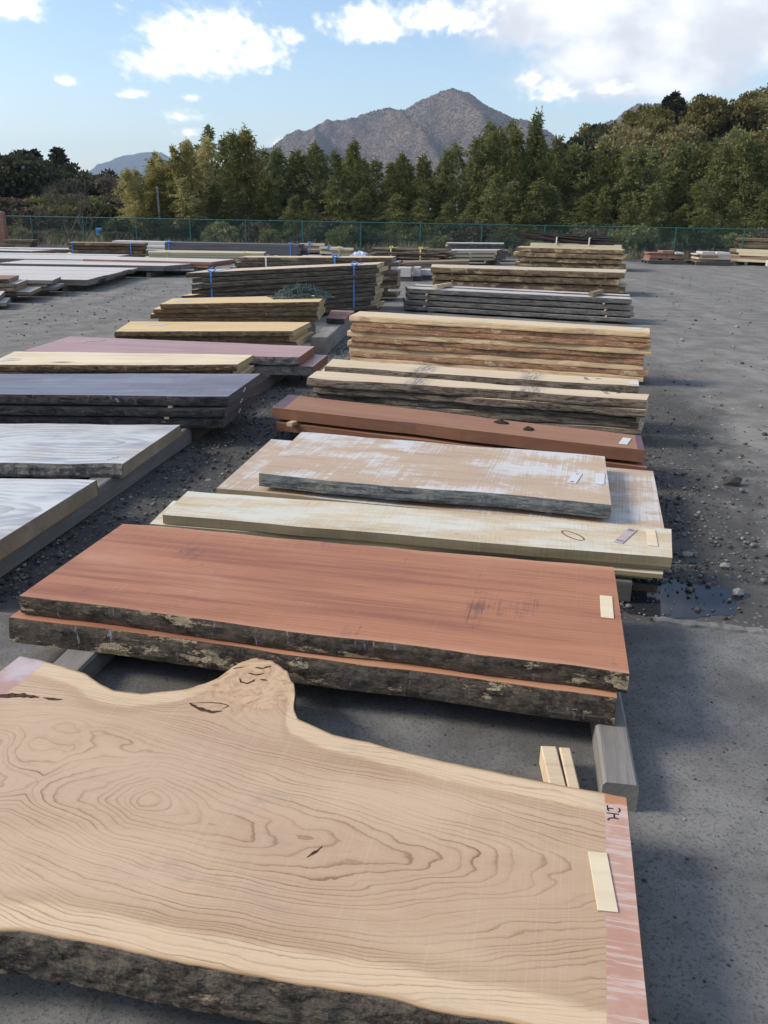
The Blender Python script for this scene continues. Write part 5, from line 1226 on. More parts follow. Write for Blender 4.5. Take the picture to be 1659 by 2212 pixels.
pallet(11.55, 31.75, 1.35, 0.9, 'low pallet under the grey offcuts by the fence')
offcuts(11.55, 31.75, 1.3, 0.8, [[(0.10, 0.90, 0.07, 1)], [(0.04, 0.95, 0.06, 2)], [(0.10, 0.55, 0.08, 1), (0.57, 0.93, 0.08, 0)], [(0.0, 1.0, 0.045, 0)], [(0.16, 0.50, 0.07, 0), (0.52, 0.90, 0.06, 3)]], ['greytop', 'brownboard', 'straw', 'whiteboard'], ['grey offcut board stacked on the second pallet', 'brown offcut board stacked on the second pallet', 'straw coloured offcut board stacked on the second pallet', 'white topped offcut block on the second pallet'], 'offcuts on the grey pallet')
tag(MB().box((0, 0, 0.05), (1.6, 0.12, 0.10), bev=0.005).build('loose_timber', M['timber_dark'], loc=(10.75, 32.6, 0), rz=R(-3)), 'dark timber lying between the two pallets of offcuts', 'timber')
Pq = [(13.1, 33.1), (16.2, 30.9), (15.5, 29.9), (12.45, 32.0)]
for r_ in range(4):
    for c_ in range(3):
        if r_ == 3 and c_ == 2: continue
        e = rnd.uniform(-0.07, 0.05); w0, w1 = rnd.uniform(-0.03, 0.05), rnd.uniform(-0.03, 0.05)
        q = [pt_on(Pq, e, c_ / 3 + 0.30 + w0), pt_on(Pq, 1, c_ / 3 + 0.30 + w1), pt_on(Pq, 1, c_ / 3 + 0.02 + w1), pt_on(Pq, e, c_ / 3 + 0.02 + w0)]
        o = slab('yellow_beam', q, 0.12 + 0.105 * (r_ + 1), 0.10, M['straw'], M['brownboard' if (r_ + c_) % 3 == 1 else 'straw'], M['yellow_end'], 0.006, 0, 4, bark_on=False); tag(o, 'yellowish squared beam in the pile at the edge of the yard', 'wood beam', 'yellowish beams at the yard edge')
for u in (0.12, 0.6):
    bearer(pt_on(Pq, u, 0.02), pt_on(Pq, u, 0.98), 0.1, 0.0, 0.124, 'dark bearer under the yellowish beams', 'timber_dark', 3)['group'] = 'bearers under yellowish beams'
stack('bark_slab', 'dark rough bark slab in the heap behind the yellowish beams', 'wood slab', [(13.3, 34.0), (16.6, 32.2), (16.2, 31.4), (12.95, 33.35)], 0.90, [0.10, 0.10, 0.11, 0.10, 0.10, 0.10, 0.10], 0.012, [(M['brownboard'], M['bark_brown'], M['bark_tan'])], jit=0.15, nx=10, wave=0.07, bulge=0.03, rough_edge=0.02)
for k, (x, y, a_, lab) in enumerate(((13.15, 30.35, -15, 'pinkish block leaning at the edge of the yard'), (13.50, 29.75, 20, 'tilted pinkish block beside another at the yard edge'))):
    tag(MB().box((0, 0, 0.14), (0.34, 0.5, 0.24), bev=0.01, tilt=R((8, -14)[k])).box((0, 0, 0.03), (0.36, 0.4, 0.06), mi=1).build('squared_block', [M['pale'], M['timber_dark']], loc=(x, y, 0), rz=R(a_)), lab, 'block')
# upright timber at the far left
tag(MB().box((0, 0, 0.74), (0.62, 0.45, 1.36), bev=0.05).box((0, 0, 0.03), (0.8, 0.6, 0.06), mi=1).build('upright_timber', [M['redboard'], M['timber_dark']], loc=(-16.25, 37.2, 0), rz=R(6)), 'thick upright brown timber standing by the end of the fence', 'timber')
stack('brown_board', 'brown board in the small pile beside the upright timber', 'wood board', [(-15.9, 37.3), (-14.6, 37.2), (-14.6, 36.6), (-15.9, 36.7)], 0.32, [0.08, 0.08, 0.08], 0.01, [(M['brownboard'], M['bark_dark'], M['beamend'])], jit=0.1, nx=6, wave=0.02, bark_on=False)

# ------------------------------------------------------------------ fence
def fy(x): return 34.95 - 0.19 * x
def build_fence():
    root = empty('chain_link_fence', (1.25, fy(1.25), 0)); tag(root, 'green chain link fence running along the end of the yard', 'fence')
    ang = math.atan(-0.19); HT = 1.22
    xs = [1.25 + 2.33 * k for k in range(-10, 9)]
    O = root.location
    post = None
    for x in xs:
        if post is None:
            post = MB().tube([(0, 0, 0), (0, 0, HT + 0.02)], 0.027, 8).tube([(0, 0, HT + 0.02), (0, 0, HT + 0.04)], [0.031, 0.018], 8).build('post', M['green_paint'], root, smooth=False); p = post
        else:
            p = post.copy(); col.objects.link(p)
        p.location = (x - O.x, fy(x) - O.y, 0)
    L = 2.33 / math.cos(ang); gap = 0.055
    panel = rail = low = None
    wires = MB(); z0, z1 = 0.07, HT - 0.03; h = z1 - z0; st = 0.085
    nW = int((L + h) / st) + 1; r = 0.0026
    def wire(xa, za, xb, zb, dy):
        d = math.hypot(xb - xa, zb - za)
        if d < 0.02: return
        nx_, nz_ = -(zb - za) / d * r, (xb - xa) / d * r
        b = len(wires.v)
        for (x, z) in ((xa, za), (xb, zb)):
            wires.v += [(x + nx_, dy, z + nz_), (x, dy - r, z), (x - nx_, dy, z - nz_), (x, dy + r, z)]
        for k in range(4):
            j = (k + 1) % 4; wires.f.append((b + k, b + j, b + 4 + j, b + 4 + k)); wires.m.append(0)
    for k in range(nW):
        s = -h + k * st
        xa, za = max(s, 0.0), z0 + max(0.0, -s); xb = min(s + h, L); zb = z0 + (xb - s)
        if xb > xa: wire(xa, za, xb, zb, 0.004)
        wire(xa, z1 - (za - z0), xb, z1 - (zb - z0), -0.004)
    for x in xs[:-1]:
        if panel is None:
            panel = wires.build('wire_mesh', M['wire'], root)
            rail = MB().tube([(0, 0, HT), (L, 0, HT)], 0.021, 8).build('top_rail', M['green_paint'], root)
            low = MB().tube([(0, 0, 0.06), (L, 0, 0.06)], 0.012, 6).build('bottom_rail', M['green_paint'], root)
            mid = MB().tube([(0, 0, 0.64), (L, 0, 0.64)], 0.0035, 4).build('tension_wire', M['wire'], root)
            parts = [panel, rail, low, mid]
        else:
            parts = []
            for s_ in (panel, rail, low, mid):
                c = s_.copy(); col.objects.link(c); parts.append(c)
        for c in parts: c.location = (x - O.x, fy(x) - O.y, 0); c.rotation_euler = (0, 0, ang)
    # low concrete footing
    V, F = [], []
    for i, x in enumerate((-22.5, 20.2)):
        for dy, z in ((-0.12, 0), (-0.12, 0.05), (0.12, 0.05), (0.12, 0)): V.append((x - O.x, fy(x) + dy - O.y, z))
    F = [(0, 4, 5, 1), (1, 5, 6, 2), (2, 6, 7, 3), (0, 1, 2, 3), (7, 6, 5, 4)]
    mesh_obj('footing', V, F, M['timber'], root)
build_fence()
pole = MB().tube([(0, 0, 0), (-0.05, 0, 2.5)], [0.07, 0.055], 10).tube([(-0.05, 0, 2.5), (-0.05, 0, 2.56)], [0.075, 0.05], 10)
pole.box((-0.05, 0, 2.3), (0.16, 0.05, 0.05))
tag(pole.build('steel_pole', M['steel'], loc=(-10.55, 41.5, 0)), 'slender grey steel pole standing behind the fence by yellow bamboo', 'pole')
tag(MB().box((0, 0, 0.32), (0.36, 0.4, 0.34), bev=0.03).tube([(0, 0, 0), (0, 0, 0.16)], 0.05, 8).build('blue_box', M['bluebox'], loc=(-13.6, 42.3, 0.22)), 'blue plastic box among dry grass behind the fence', 'box')

# ------------------------------------------------------------------ vegetation
def leaf_faces(P, D, ln, wd, rs):
    """diamond leaves: base points P, unit directions D"""
    n = len(P)
    rv = rs.normal(size=(n, 3)); S = np.cross(D, rv); S /= np.linalg.norm(S, axis=1)[:, None] + 1e-9
    ln = np.broadcast_to(np.asarray(ln, float), (n,))[:, None]; wd = np.broadcast_to(np.asarray(wd, float), (n,))[:, None]
    A = P; B = P + D * ln * 0.45 + S * wd; C = P + D * ln; E = P + D * ln * 0.45 - S * wd
    V = np.stack([A, B, C, E], 1).reshape(-1, 3); F = np.arange(4 * n).reshape(n, 4)
    return V, F

M['bamboo'] = leaf_mat('bamboo_leaf', (0.150, 0.165, 0.052), (0.225, 0.215, 0.078), (0.080, 0.098, 0.034))
M['bamboo_y_sunlit'] = leaf_mat('yellow_sunlit_bamboo_leaf', (0.33, 0.295, 0.10), (0.41, 0.34, 0.13), (0.20, 0.195, 0.068))  # yellower leaf, with the sunlit brightness also put into its colour
M['culm'] = plain('bamboo_culm', (0.10, 0.115, 0.045), 0.5, 0.3, var=0.3, scale=8)
M['broad'] = leaf_mat('golden_evergreen_leaf', (0.215, 0.185, 0.070), (0.275, 0.225, 0.090), (0.11, 0.105, 0.045), 0.6)
M['broad_d'] = leaf_mat('dark_evergreen_leaf', (0.060, 0.070, 0.034), (0.085, 0.086, 0.042), (0.034, 0.042, 0.024), 0.6)
M['rust'] = leaf_mat('russet_leaf', (0.105, 0.080, 0.055), (0.145, 0.105, 0.07), (0.06, 0.05, 0.036), 0.8)
M['conifer'] = leaf_mat('conifer_needles', (0.032, 0.042, 0.020), (0.052, 0.055, 0.026), (0.02, 0.026, 0.014), 0.8, 0.1)
M['drygrass'] = leaf_mat('dry_grass_blade', (0.21, 0.165, 0.095), (0.27, 0.22, 0.14), (0.12, 0.105, 0.06), 0.5, 0.15)
M['trunk'] = bark('tree_trunk_bark', (0.05, 0.04, 0.03), (0.13, 0.105, 0.08), stretch=(8, 8, 2))
M['twig'] = bark('bare_twig_bark', (0.065, 0.055, 0.045), (0.13, 0.11, 0.092), stretch=(8, 8, 2))

def bamboo_proto(seed, H=5.0):
    rs = np.random.RandomState(seed); lean = rs.uniform(-0.25, 0.25, 2)
    def axis(t):
        b = max(0.0, t - 0.6) ** 2 * 2.6
        return np.array([lean[0] * t * t * 1.2 + b * lean[0] * 2.2, lean[1] * t * t * 1.2 + b * lean[1] * 2.2, H * (t - 0.05 * b)])
    tr = MB().tube([axis(t) for t in np.linspace(0, 1, 12)], list(np.linspace(0.035, 0.006, 12)), 5)
    Ps, Ds = [], []
    for k in range(84):
        t = 0.06 + 0.94 * (k + rs.rand()) / 84
        env = 0.80 * min(1.0, (1 - t) / 0.46) ** 0.7 * (0.8 + 0.35 * math.sin(t * 17 + seed)) + 0.13
        L = env * rs.uniform(0.55, 1.15); a = k * 2.4 + rs.uniform(-0.5, 0.5)
        o = axis(t); out = np.array([math.cos(a), math.sin(a), 0])
        tip_rise = rs.uniform(0.05, 0.55); n = int(22 + 34 * L)
        s = rs.uniform(0.10, 1.0, n) ** 0.55
        base = o + out * (L * s)[:, None] + np.array([0, 0, 1]) * ((tip_rise * s - 0.55 * s * s) * L)[:, None]
        base += rs.normal(scale=0.05 + 0.055 * L, size=(n, 3)) * np.array([1, 1, 0.55])
        d = out * 0.7 + rs.normal(scale=0.75, size=(n, 3)) + np.array([0, 0, -0.45]); d /= np.linalg.norm(d, axis=1)[:, None]
        Ps.append(base); Ds.append(d)
    # feathery leader
    n = 60; t = rs.uniform(0.86, 1.03, n); base = np.array([axis(q) for q in t]) + rs.normal(scale=0.07, size=(n, 3))
    d = rs.normal(size=(n, 3)) + np.array([0, 0, 0.3]); d /= np.linalg.norm(d, axis=1)[:, None]
    Ps.append(base); Ds.append(d)
    P = np.vstack(Ps); D = np.vstack(Ds)
    V, F = leaf_faces(P, D, rs.uniform(0.15, 0.28, len(P)), rs.uniform(0.020, 0.036, len(P)), rs)
    return tr, V, F

def tree_copy(proto, loc, scale, rz, label=None, group=None, mat=None, crown_mesh=None):
    r = proto.copy(); col.objects.link(r); r.location = loc; r.rotation_euler = (0, 0, rz); r.scale = scale
    for ch in proto.children:
        c = ch.copy(); col.objects.link(c); c.parent = r
        if crown_mesh is not None and ch.name.startswith('crown'): c.data = crown_mesh
    if label: r['label'] = label
    if group: r['group'] = group
    return r

def interp(tab, x):
    return float(np.interp(x, [p[0] for p in tab], [p[1] for p in tab]))

def build_bamboo():
    protos = []
    for s in range(6):
        tr, V, F = bamboo_proto(20 + s)
        root = empty('bamboo', (0, 0, 0)); tr.build('culm', M['culm'], root)
        me = np_mesh('crown', V, F, [M['bamboo']]); me2 = me.copy(); me2.materials.clear(); me2.materials.append(M['bamboo_y_sunlit'])
        c = bpy.data.objects.new('crown', me); col.objects.link(c); c.parent = root
        tag(root, 'x', 'bamboo')
        protos.append((root, me, me2, False))
    # tips of the grove at 46 m, as heights above the yard
    tips = [(-13.4, 2.6), (-13.1, 3.2), (-11.9, 3.6), (-10.4, 4.6), (-9.0, 5.2), (-7.9, 4.9), (-6.7, 5.2), (-5.6, 4.3), (-4.4, 4.2), (-2.8, 4.5), (-1.9, 4.8), (-1.0, 4.0), (0.2, 3.8), (1.4, 4.3), (2.7, 4.6), (3.6, 4.7), (4.8, 5.3), (5.9, 5.6), (7.2, 5.9), (8.2, 5.2), (10.1, 4.7), (12.9, 4.7), (15.2, 5.0), (16.9, 5.5), (18.8, 5.3), (24, 5.4)]
    rr = random.Random(12); used = set()
    def place(x46, Y, k_h, yellow, label, group):
        k = Y / 46.0; h = 1.6 + (interp(tips, x46) * k_h * 1.05 - 1.6) * k
        i = rr.randrange(6); root, me, me2, _ = protos[i]
        sc = h / 5.0; w = (0.62 + 0.38 * sc) * rr.uniform(0.85, 1.15)
        if i not in used:
            used.add(i); r = root; r.location = (x46 * k, Y, 0); r.scale = (w, w, sc); r.rotation_euler = (0, 0, rr.uniform(0, 6.28))
            r['label'] = label; r['group'] = group
            if yellow:
                for c in r.children:
                    if c.name.startswith('crown'): c.data = me2
        else:
            tree_copy(root, (x46 * k, Y, 0), (w, w, sc), rr.uniform(0, 6.28), label, group, crown_mesh=me2 if yellow else me)
    G1 = ('tall green feathery bamboo in the dense grove behind the fence', 'green bamboos of the grove')
    G4 = ('green bamboo in the rear rows of the grove, showing between the front stems', 'rear bamboos of the grove')
    G2 = ('yellowish sunlit bamboo at the open edge of the grove by the pole', 'yellow bamboos at the grove edge')
    G3 = ('low leafy young bamboo at the foot of the grove', 'young bamboos')
    x = -13.0
    while x < 23:
        yl = x < -9.4 or (-7.2 < x < -6.6)
        place(x + rr.uniform(-0.15, 0.15), rr.uniform(44, 47), rr.uniform(0.93, 1.04), yl and rr.random() < 0.85, *(G2 if yl else G1)); x += rr.uniform(0.46, 0.74)
    x = -11.5
    while x < 23:
        place(x + rr.uniform(-0.2, 0.2), rr.uniform(49, 54), rr.uniform(0.84, 1.0), False, *G4); x += rr.uniform(0.7, 1.1)
    x = -12.6
    while x < 22:
        yl = x < -9.6
        place(x, rr.uniform(41, 43), rr.uniform(0.42, 0.66), yl, *G3); x += rr.uniform(0.9, 1.5)
    for k in range(9):
        place(-12.9 + 3.6 * (k + rr.random() * 0.6) / 9, rr.uniform(41, 43.5), rr.uniform(0.86, 1.0), True, *G2)
    # bamboos left over in the pool
    for i, (root, *_r) in enumerate(protos):
        if i not in used:
            for c in list(root.children): bpy.data.objects.remove(c)
            bpy.data.objects.remove(root)
build_bamboo()

def clump_tree(seed, H, Rr, nclump, nleaf, leaf, squash=0.8, cone=0.0):
    """broadleaf crown: leaf faces over many small clumps, with limbs; cone > 0 narrows it upwards"""
    rs = np.random.RandomState(seed)
    tr = MB(); h0 = H * 0.25
    tr.tube([(0, 0, -0.5), (0.05, 0, h0), (rs.uniform(-.2, .2), rs.uniform(-.2, .2), H * 0.75)], [Rr * 0.09, Rr * 0.07, Rr * 0.02], 7)
    Ps, Ds = [], []
    for k in range(nclump):
        if cone > 0:
            t = rs.rand() ** 0.8; z = H * (0.12 + 0.88 * t); rad = Rr * (1 - t) ** cone * rs.uniform(0.35, 1.0); a = rs.uniform(0, 6.28)
            c = np.array([rad * math.cos(a), rad * math.sin(a), z]); cr = Rr * (0.16 + 0.16 * (1 - t)) * rs.uniform(0.7, 1.2)
        else:
            v = rs.normal(size=3); v /= np.linalg.norm(v); v[2] = abs(v[2]) if rs.rand() < 0.6 else -abs(v[2]) * 0.95
            q = rs.uniform(0.55, 1.0)
            c = np.array([v[0] * Rr * q, v[1] * Rr * q, h0 + (H - h0) * 0.42 + v[2] * (H - h0) * 0.5 * q]); cr = Rr * rs.uniform(0.2, 0.38)
        tr.tube([(0, 0, h0 + 0.3 * max(0, c[2] - h0)), tuple(c * 0.6 + np.array([0, 0, 0.36 * c[2]])), tuple(c)], [Rr * 0.03, Rr * 0.018, Rr * 0.006], 4, cap=False)
        n = nleaf; u = rs.normal(size=(n, 3)); u /= np.linalg.norm(u, axis=1)[:, None]; u[:, 2] = np.where(u[:, 2] < -0.35, -u[:, 2], u[:, 2])
        P = c + u * cr * rs.uniform(0.7, 1.08, n)[:, None] * np.array([1, 1, squash])
        D = u * 0.6 + rs.normal(scale=0.7, size=(n, 3)); D /= np.linalg.norm(D, axis=1)[:, None]
        Ps.append(P); Ds.append(D)
    P, D = np.vstack(Ps), np.vstack(Ds)
    V, F = leaf_faces(P, D, rs.uniform(0.7, 1.3, len(P)) * leaf, rs.uniform(0.25, 0.45, len(P)) * leaf, rs)
    return tr, V, F

def bare_tree(seed, H):
    rs = random.Random(seed); b = MB()
    def grow(p, d, L, r, lv):
        n = 3; pts = [p]; q = p.copy()
        for i in range(n):
            d = (d + Vector((rs.uniform(-.25, .25), rs.uniform(-.25, .25), rs.uniform(-.05, .2)))).normalized(); q = q + d * (L / n); pts.append(q.copy())
        b.tube(pts, [r, r * 0.85, r * 0.7, r * 0.5], 4 if lv else 6, cap=False)
        if lv < 4:
            for _ in range(rs.choice((2, 3, 3))):
                dd = (d + Vector((rs.uniform(-1, 1), rs.uniform(-1, 1), rs.uniform(-0.1, 0.8))) * 0.75).normalized()
                grow(pts[rs.choice((2, 3))].copy(), dd, L * rs.uniform(0.55, 0.8), r * 0.5, lv + 1)
    for _ in range(3):
        grow(Vector((rs.uniform(-.2, .2), rs.uniform(-.2, .2), 0)), Vector((rs.uniform(-.4, .4), rs.uniform(-.4, .4), 1)).normalized(), H * 0.38, H * 0.018, 0)
    return b

class Pool:
    """one of each kind, then copies"""
    def __init__(s, name, cat, variants): s.name, s.cat, s.v = name, cat, variants; s.used = [None] * len(variants); s.i = 0
    def put(s, loc, scale, label, group, rz):
        k = s.i % len(s.v); s.i += 1
        if s.used[k] is None:
            root = empty(s.name, loc, rz); tr, V, F, mat, tmat = s.v[k]
            tr.build('trunk', M[tmat], root)
            if V is not None:
                c = bpy.data.objects.new('crown', np_mesh('crown', V, F, [M[mat]])); col.objects.link(c); c.parent = root
            tag(root, label, s.cat, group); root.scale = scale; s.used[k] = root
            return root
        return tree_copy(s.used[k], loc, scale, rz, label, group)

def hill_z(x, y):
    # wooded hill rising to the right behind the bamboo
    k = min(1.0, max(0.0, (y - 52) / 30.0)); k = k * k * (3 - 2 * k)
    a = x / y     # tangent of the bearing
    h = np.interp(a, [0.10, 0.175, 0.1975, 0.226, 0.245, 0.2675, 0.2975, 0.3225, 0.351, 0.3975, 0.6, 1.0], [0.0, 2.6, 4.1, 5.2, 5.8, 6.4, 6.9, 7.0, 7.7, 8.7, 11, 12.5])
    return k * h * (y / 80.0)

def build_trees():
    # hill terrain
    xs = np.linspace(4, 110, 60); ys = np.linspace(50, 150, 50); V = np.zeros((60, 50, 3))
    for i, x in enumerate(xs):
        for j, y in enumerate(ys): V[i, j] = (x, y, hill_z(x, min(y, 100)) + 0.4 * fbm(x * .15, y * .15, 0, 3) - 0.35)
    idx = np.arange(3000).reshape(60, 50); F = np.stack([idx[:-1, :-1], idx[1:, :-1], idx[1:, 1:], idx[:-1, 1:]], -1).reshape(-1, 4)
    o = bpy.data.objects.new('hill', np_mesh('hill', V.reshape(-1, 3), F, [plain('forest_floor', (0.06, 0.05, 0.03), 1.0, 0.1, var=0.5, scale=0.6)], smooth=True)); col.objects.link(o); tag(o, kind='structure')
    rr = random.Random(5)
    gold = Pool('evergreen_tree', 'tree', [(*clump_tree(s, 4.2, 2.3, 60, 90, 0.26), 'broad', 'trunk') for s in (1, 2, 3)])
    dark = Pool('evergreen_tree', 'tree', [(*clump_tree(s, 4.2, 1.9, 44, 85, 0.28), 'broad_d', 'trunk') for s in (11, 12, 13)])
    rust = Pool('russet_tree', 'tree', [(*clump_tree(s, 4.2, 1.6, 40, 70, 0.24), 'rust', 'twig') for s in (21, 22)])
    con = Pool('conifer_tree', 'tree', [(*clump_tree(s, 6.0, 1.7, 60, 60, 0.26, 0.55, 0.75), 'conifer', 'trunk') for s in (31, 32)])
    bush = Pool('shrub', 'shrub', [(*clump_tree(s, 1.5, 0.9, 26, 60, 0.15), m_, 'twig') for s, m_ in ((41, 'bamboo'), (42, 'broad_d'), (43, 'rust'))])
    bare = Pool('bare_tree', 'tree', [(bare_tree(s, 5.0), None, None, None, 'twig') for s in (51, 52, 53)])
    # golden evergreens on the hillside
    for row, (Y, a0) in enumerate(((58, 0.305), (64, 0.285), (70, 0.265), (77, 0.245), (84, 0.235), (91, 0.235))):
        a = a0
        while a < 0.56:
            x = (a + rr.uniform(-.004, .004)) * Y; y = Y + rr.uniform(-2, 2); s_ = rr.uniform(0.75, 1.15)
            gold.put((x, y, hill_z(x, y) - 0.5), (s_, s_, s_ * rr.uniform(0.85, 1.1)), 'rounded golden green evergreen tree on the hillside', 'golden evergreens on the hillside', rr.uniform(0, 6.28)); a += rr.uniform(2.3, 3.2) / Y
    # darker trees on the lower shoulder of the hill
    for Y, a0, a1 in ((60, 0.155, 0.30), (68, 0.165, 0.27), (76, 0.18, 0.25), (84, 0.19, 0.25)):
        a = a0
        while a < a1:
            x = a * Y; y = Y + rr.uniform(-2, 2); s_ = rr.uniform(0.7, 1.05)
            p = rr.choice((dark, dark, dark, rust)); l_, g_ = ('dark evergreen tree on the lower shoulder of the hill', 'dark trees on the hill shoulder') if p is dark else ('russet brown tree among dark evergreens on the hill', 'russet trees on the hill')
            p.put((x, y, hill_z(x, y) - 0.4), (s_, s_, s_), l_, g_, rr.uniform(0, 6.28)); a += rr.uniform(2.0, 3.0) / Y
    for a, Y, s_ in ((0.295, 84, 0.78), (0.302, 85, 0.85), (0.309, 84, 0.75), (0.268, 84, 0.72), (0.329, 88, 0.78), (0.336, 88, 0.72), (0.41, 90, 0.85), (0.42, 89, 0.9), (0.275, 84, 0.7), (0.178, 80, 0.75), (0.188, 80, 0.7), (0.256, 84, 0.72), (0.22, 82, 0.7)):
        x = a * Y; con.put((x, Y, hill_z(x, Y) - 0.3), (s_ * 1.1, s_ * 1.1, s_), 'dark conifer rising on the skyline of the hill', 'conifers on the hill skyline', rr.uniform(0, 6.28))
    # dark wood at the left
    for k in range(30):
        Y = rr.uniform(58, 78); a = -0.50 + 0.26 * (k + rr.random()) / 30; x = a * Y
        h = 1.6 + np.interp(a, [-0.5, -0.40, -0.36, -0.33, -0.30, -0.25], [3.8, 3.6, 3.0, 2.6, 2.2, 1.6]) * Y / 65 * rr.uniform(0.75, 1.05)
        s_ = h / 4.2; p = dark if a < -0.33 or rr.random() < 0.35 else rust
        l_, g_ = ('dark rounded evergreen in the wood beyond the dry grass', 'dark evergreens beyond the dry grass') if p is dark else ('brown twiggy tree between dark wood and yellow bamboo', 'brown twiggy trees')
        p.put((x, Y, 0), (s_ * rr.uniform(.9, 1.2), s_ * 1.05, s_), l_, g_, rr.uniform(0, 6.28))
    for k in range(5):
        Y = rr.uniform(76, 82); a = -0.46 + 0.12 * (k + rr.random()) / 5; s_ = (1.6 + 4.2 * Y / 65) / 6.0 * rr.uniform(0.85, 1.05)
        con.put((a * Y, Y, 0), (s_ * 1.3, s_ * 1.3, s_), 'dark pointed conifer behind the rounded evergreens', 'conifers behind the dark wood', rr.uniform(0, 6.28))
    for k in range(16):
        Y = rr.uniform(48, 74); a = -0.40 + 0.17 * (k + rr.random()) / 16; s_ = (1.6 + 2.3 * Y / 65) / 5.0 * rr.uniform(0.85, 1.25)
        bare.put((a * Y, Y, 0), (s_, s_, s_), 'bare grey leafless tree standing beyond the dry grass', 'bare trees beyond the dry grass', rr.uniform(0, 6.28))
    for k in range(64):
        x = -21 + 41 * (k + rr.random()) / 64; y = fy(x) + rr.uniform(1.5, 6.0); s_ = rr.uniform(0.45, 0.95) * (0.6 if x < -13 else 1)
        bush.put((x, y, -0.1), (s_ * 1.2, s_, s_), 'low tangled shrub in the undergrowth behind the fence', 'shrubs behind the fence', rr.uniform(0, 6.28))
    for k in range(34):
        Y = rr.uniform(52, 72); a = -0.50 + 0.27 * (k + rr.random()) / 34; s_ = rr.uniform(1.3, 1.9)
        bush.put((a * Y, Y, -0.2), (s_ * 1.3, s_, s_ * 0.9), 'dark thicket shrub at the foot of the wood beyond the dry grass', 'thicket at the foot of the wood', rr.uniform(0, 6.28))
    # dry grass beyond the fence
    rs = np.random.RandomState(8); n = 26000
    x = np.where(rs.rand(n) < 0.62, rs.uniform(-34, -8, n), rs.uniform(-10, 22, n)); y = 34.95 - 0.19 * x + 0.4 + rs.rand(n) ** 1.3 * np.where(x < -8, 24, 7)
    P = np.stack([x, y, np.zeros(n)], 1); D = rs.normal(scale=0.45, size=(n, 3)); D[:, 2] = 1; D /= np.linalg.norm(D, axis=1)[:, None]
    V, F = leaf_faces(P, D, rs.uniform(0.15, 0.6, n), rs.uniform(0.012, 0.03, n), rs)
    o = bpy.data.objects.new('dry_grass', np_mesh('dry_grass', V, F, [M['drygrass']])); col.objects.link(o); tag(o, 'dry straw coloured grass and weeds behind the fence', 'grass', kind='stuff')
build_trees()

# ------------------------------------------------------------------ mountains
def mtn_mat(name, c1, c2, c3):
    m, T = new_mat(name)
    v = T.node('ShaderNodeTexCoord', 3)
    n1 = T.noise(v, 0.012, 5, 0.6); n2 = T.noise(v, 0.12, 4, 0.7); n3 = T.noise(v, 0.45, 3, 0.7)
    c = T.mix(T.smooth(n1, 0.4, 0.65), c1, c2); c = T.mix(T.math('MULTIPLY', T.smooth(n2, 0.45, 0.65), 0.7), c, c3)
    finish(T, c, 1.0, T.bump(T.math('ADD', n2, T.math('MULTIPLY', n3, 0.6)), 0.3, 4.0), 0.0)
    return m

def ridge_mountain(name, ridges, xr, yr, nx, ny, slope, mat, rough=14.0, seed=0.0):
    segs = []
    for r in ridges:
        for a, b in zip(r[:-1], r[1:]): segs.append((np.array(a[:2], float), np.array(b[:2], float), a[2], b[2]))
    X, Y = np.meshgrid(np.linspace(*xr, nx), np.linspace(*yr, ny), indexing='ij')
    H = np.full(X.shape, -50.0)
    for a, b, ha, hb in segs:
        d = b - a; L2 = d @ d; t = np.clip(((X - a[0]) * d[0] + (Y - a[1]) * d[1]) / L2, 0, 1)
        dist = np.hypot(X - a[0] - t * d[0], Y - a[1] - t * d[1])
        H = np.maximum(H, ha + (hb - ha) * t - slope * dist * (1 - 0.00035 * dist))
    for i in range(nx):
        for j in range(ny):
            h = H[i, j]; x, y = X[i, j], Y[i, j]
            H[i, j] = h + (rough * fbm(x * 0.011 + seed, y * 0.011, 1, 4) + 3.0 * fbm(x * 0.06, y * 0.06, seed, 2)) * min(1.0, max(0.15, (h + 20) / 80)) * (0.35 if h > 190 else 1) * 1.25
    V = np.stack([X, Y, np.maximum(H, -20)], -1).reshape(-1, 3)
    idx = np.arange(nx * ny).reshape(nx, ny); F = np.stack([idx[:-1, :-1], idx[1:, :-1], idx[1:, 1:], idx[:-1, 1:]], -1).reshape(-1, 4)
    o = bpy.data.objects.new(name, np_mesh(name, V, F, [mat], smooth=True)); col.objects.link(o); tag(o, kind='structure')
    return X, Y, H, o

MB_ = mtn_mat('bare_winter_forest', (0.185, 0.138, 0.105), (0.155, 0.122, 0.09), (0.10, 0.085, 0.062))
crest = [(-330, 1900, 88), (-288, 1900, 109), (-259, 1900, 123), (-211, 1900, 145.5), (-154, 1900, 168), (-97, 1900, 182), (-41, 1900, 198), (-3, 1900, 202), (25, 1900, 199), (53, 1900, 212), (90, 1900, 231), (122, 1900, 240), (155, 1900, 232), (194, 1900, 211), (242, 1900, 193), (280, 1900, 181), (320, 1900, 162), (359, 1900, 140), (460, 1900, 90)]
spurs = [[(0, 1900, 201), (14, 1830, 190), (48, 1720, 150), (92, 1600, 88)], [(122, 1900, 240), (146, 1820, 214), (180, 1720, 160), (215, 1600, 92)], [(-154, 1900, 168), (-146, 1800, 140), (-130, 1680, 84)], [(242, 1900, 193), (290, 1780, 140), (320, 1650, 80)]]
X, Y, H, mt = ridge_mountain('mountain', [crest] + spurs, (-420, 520), (1540, 2020), 220, 120, 0.85, MB_)
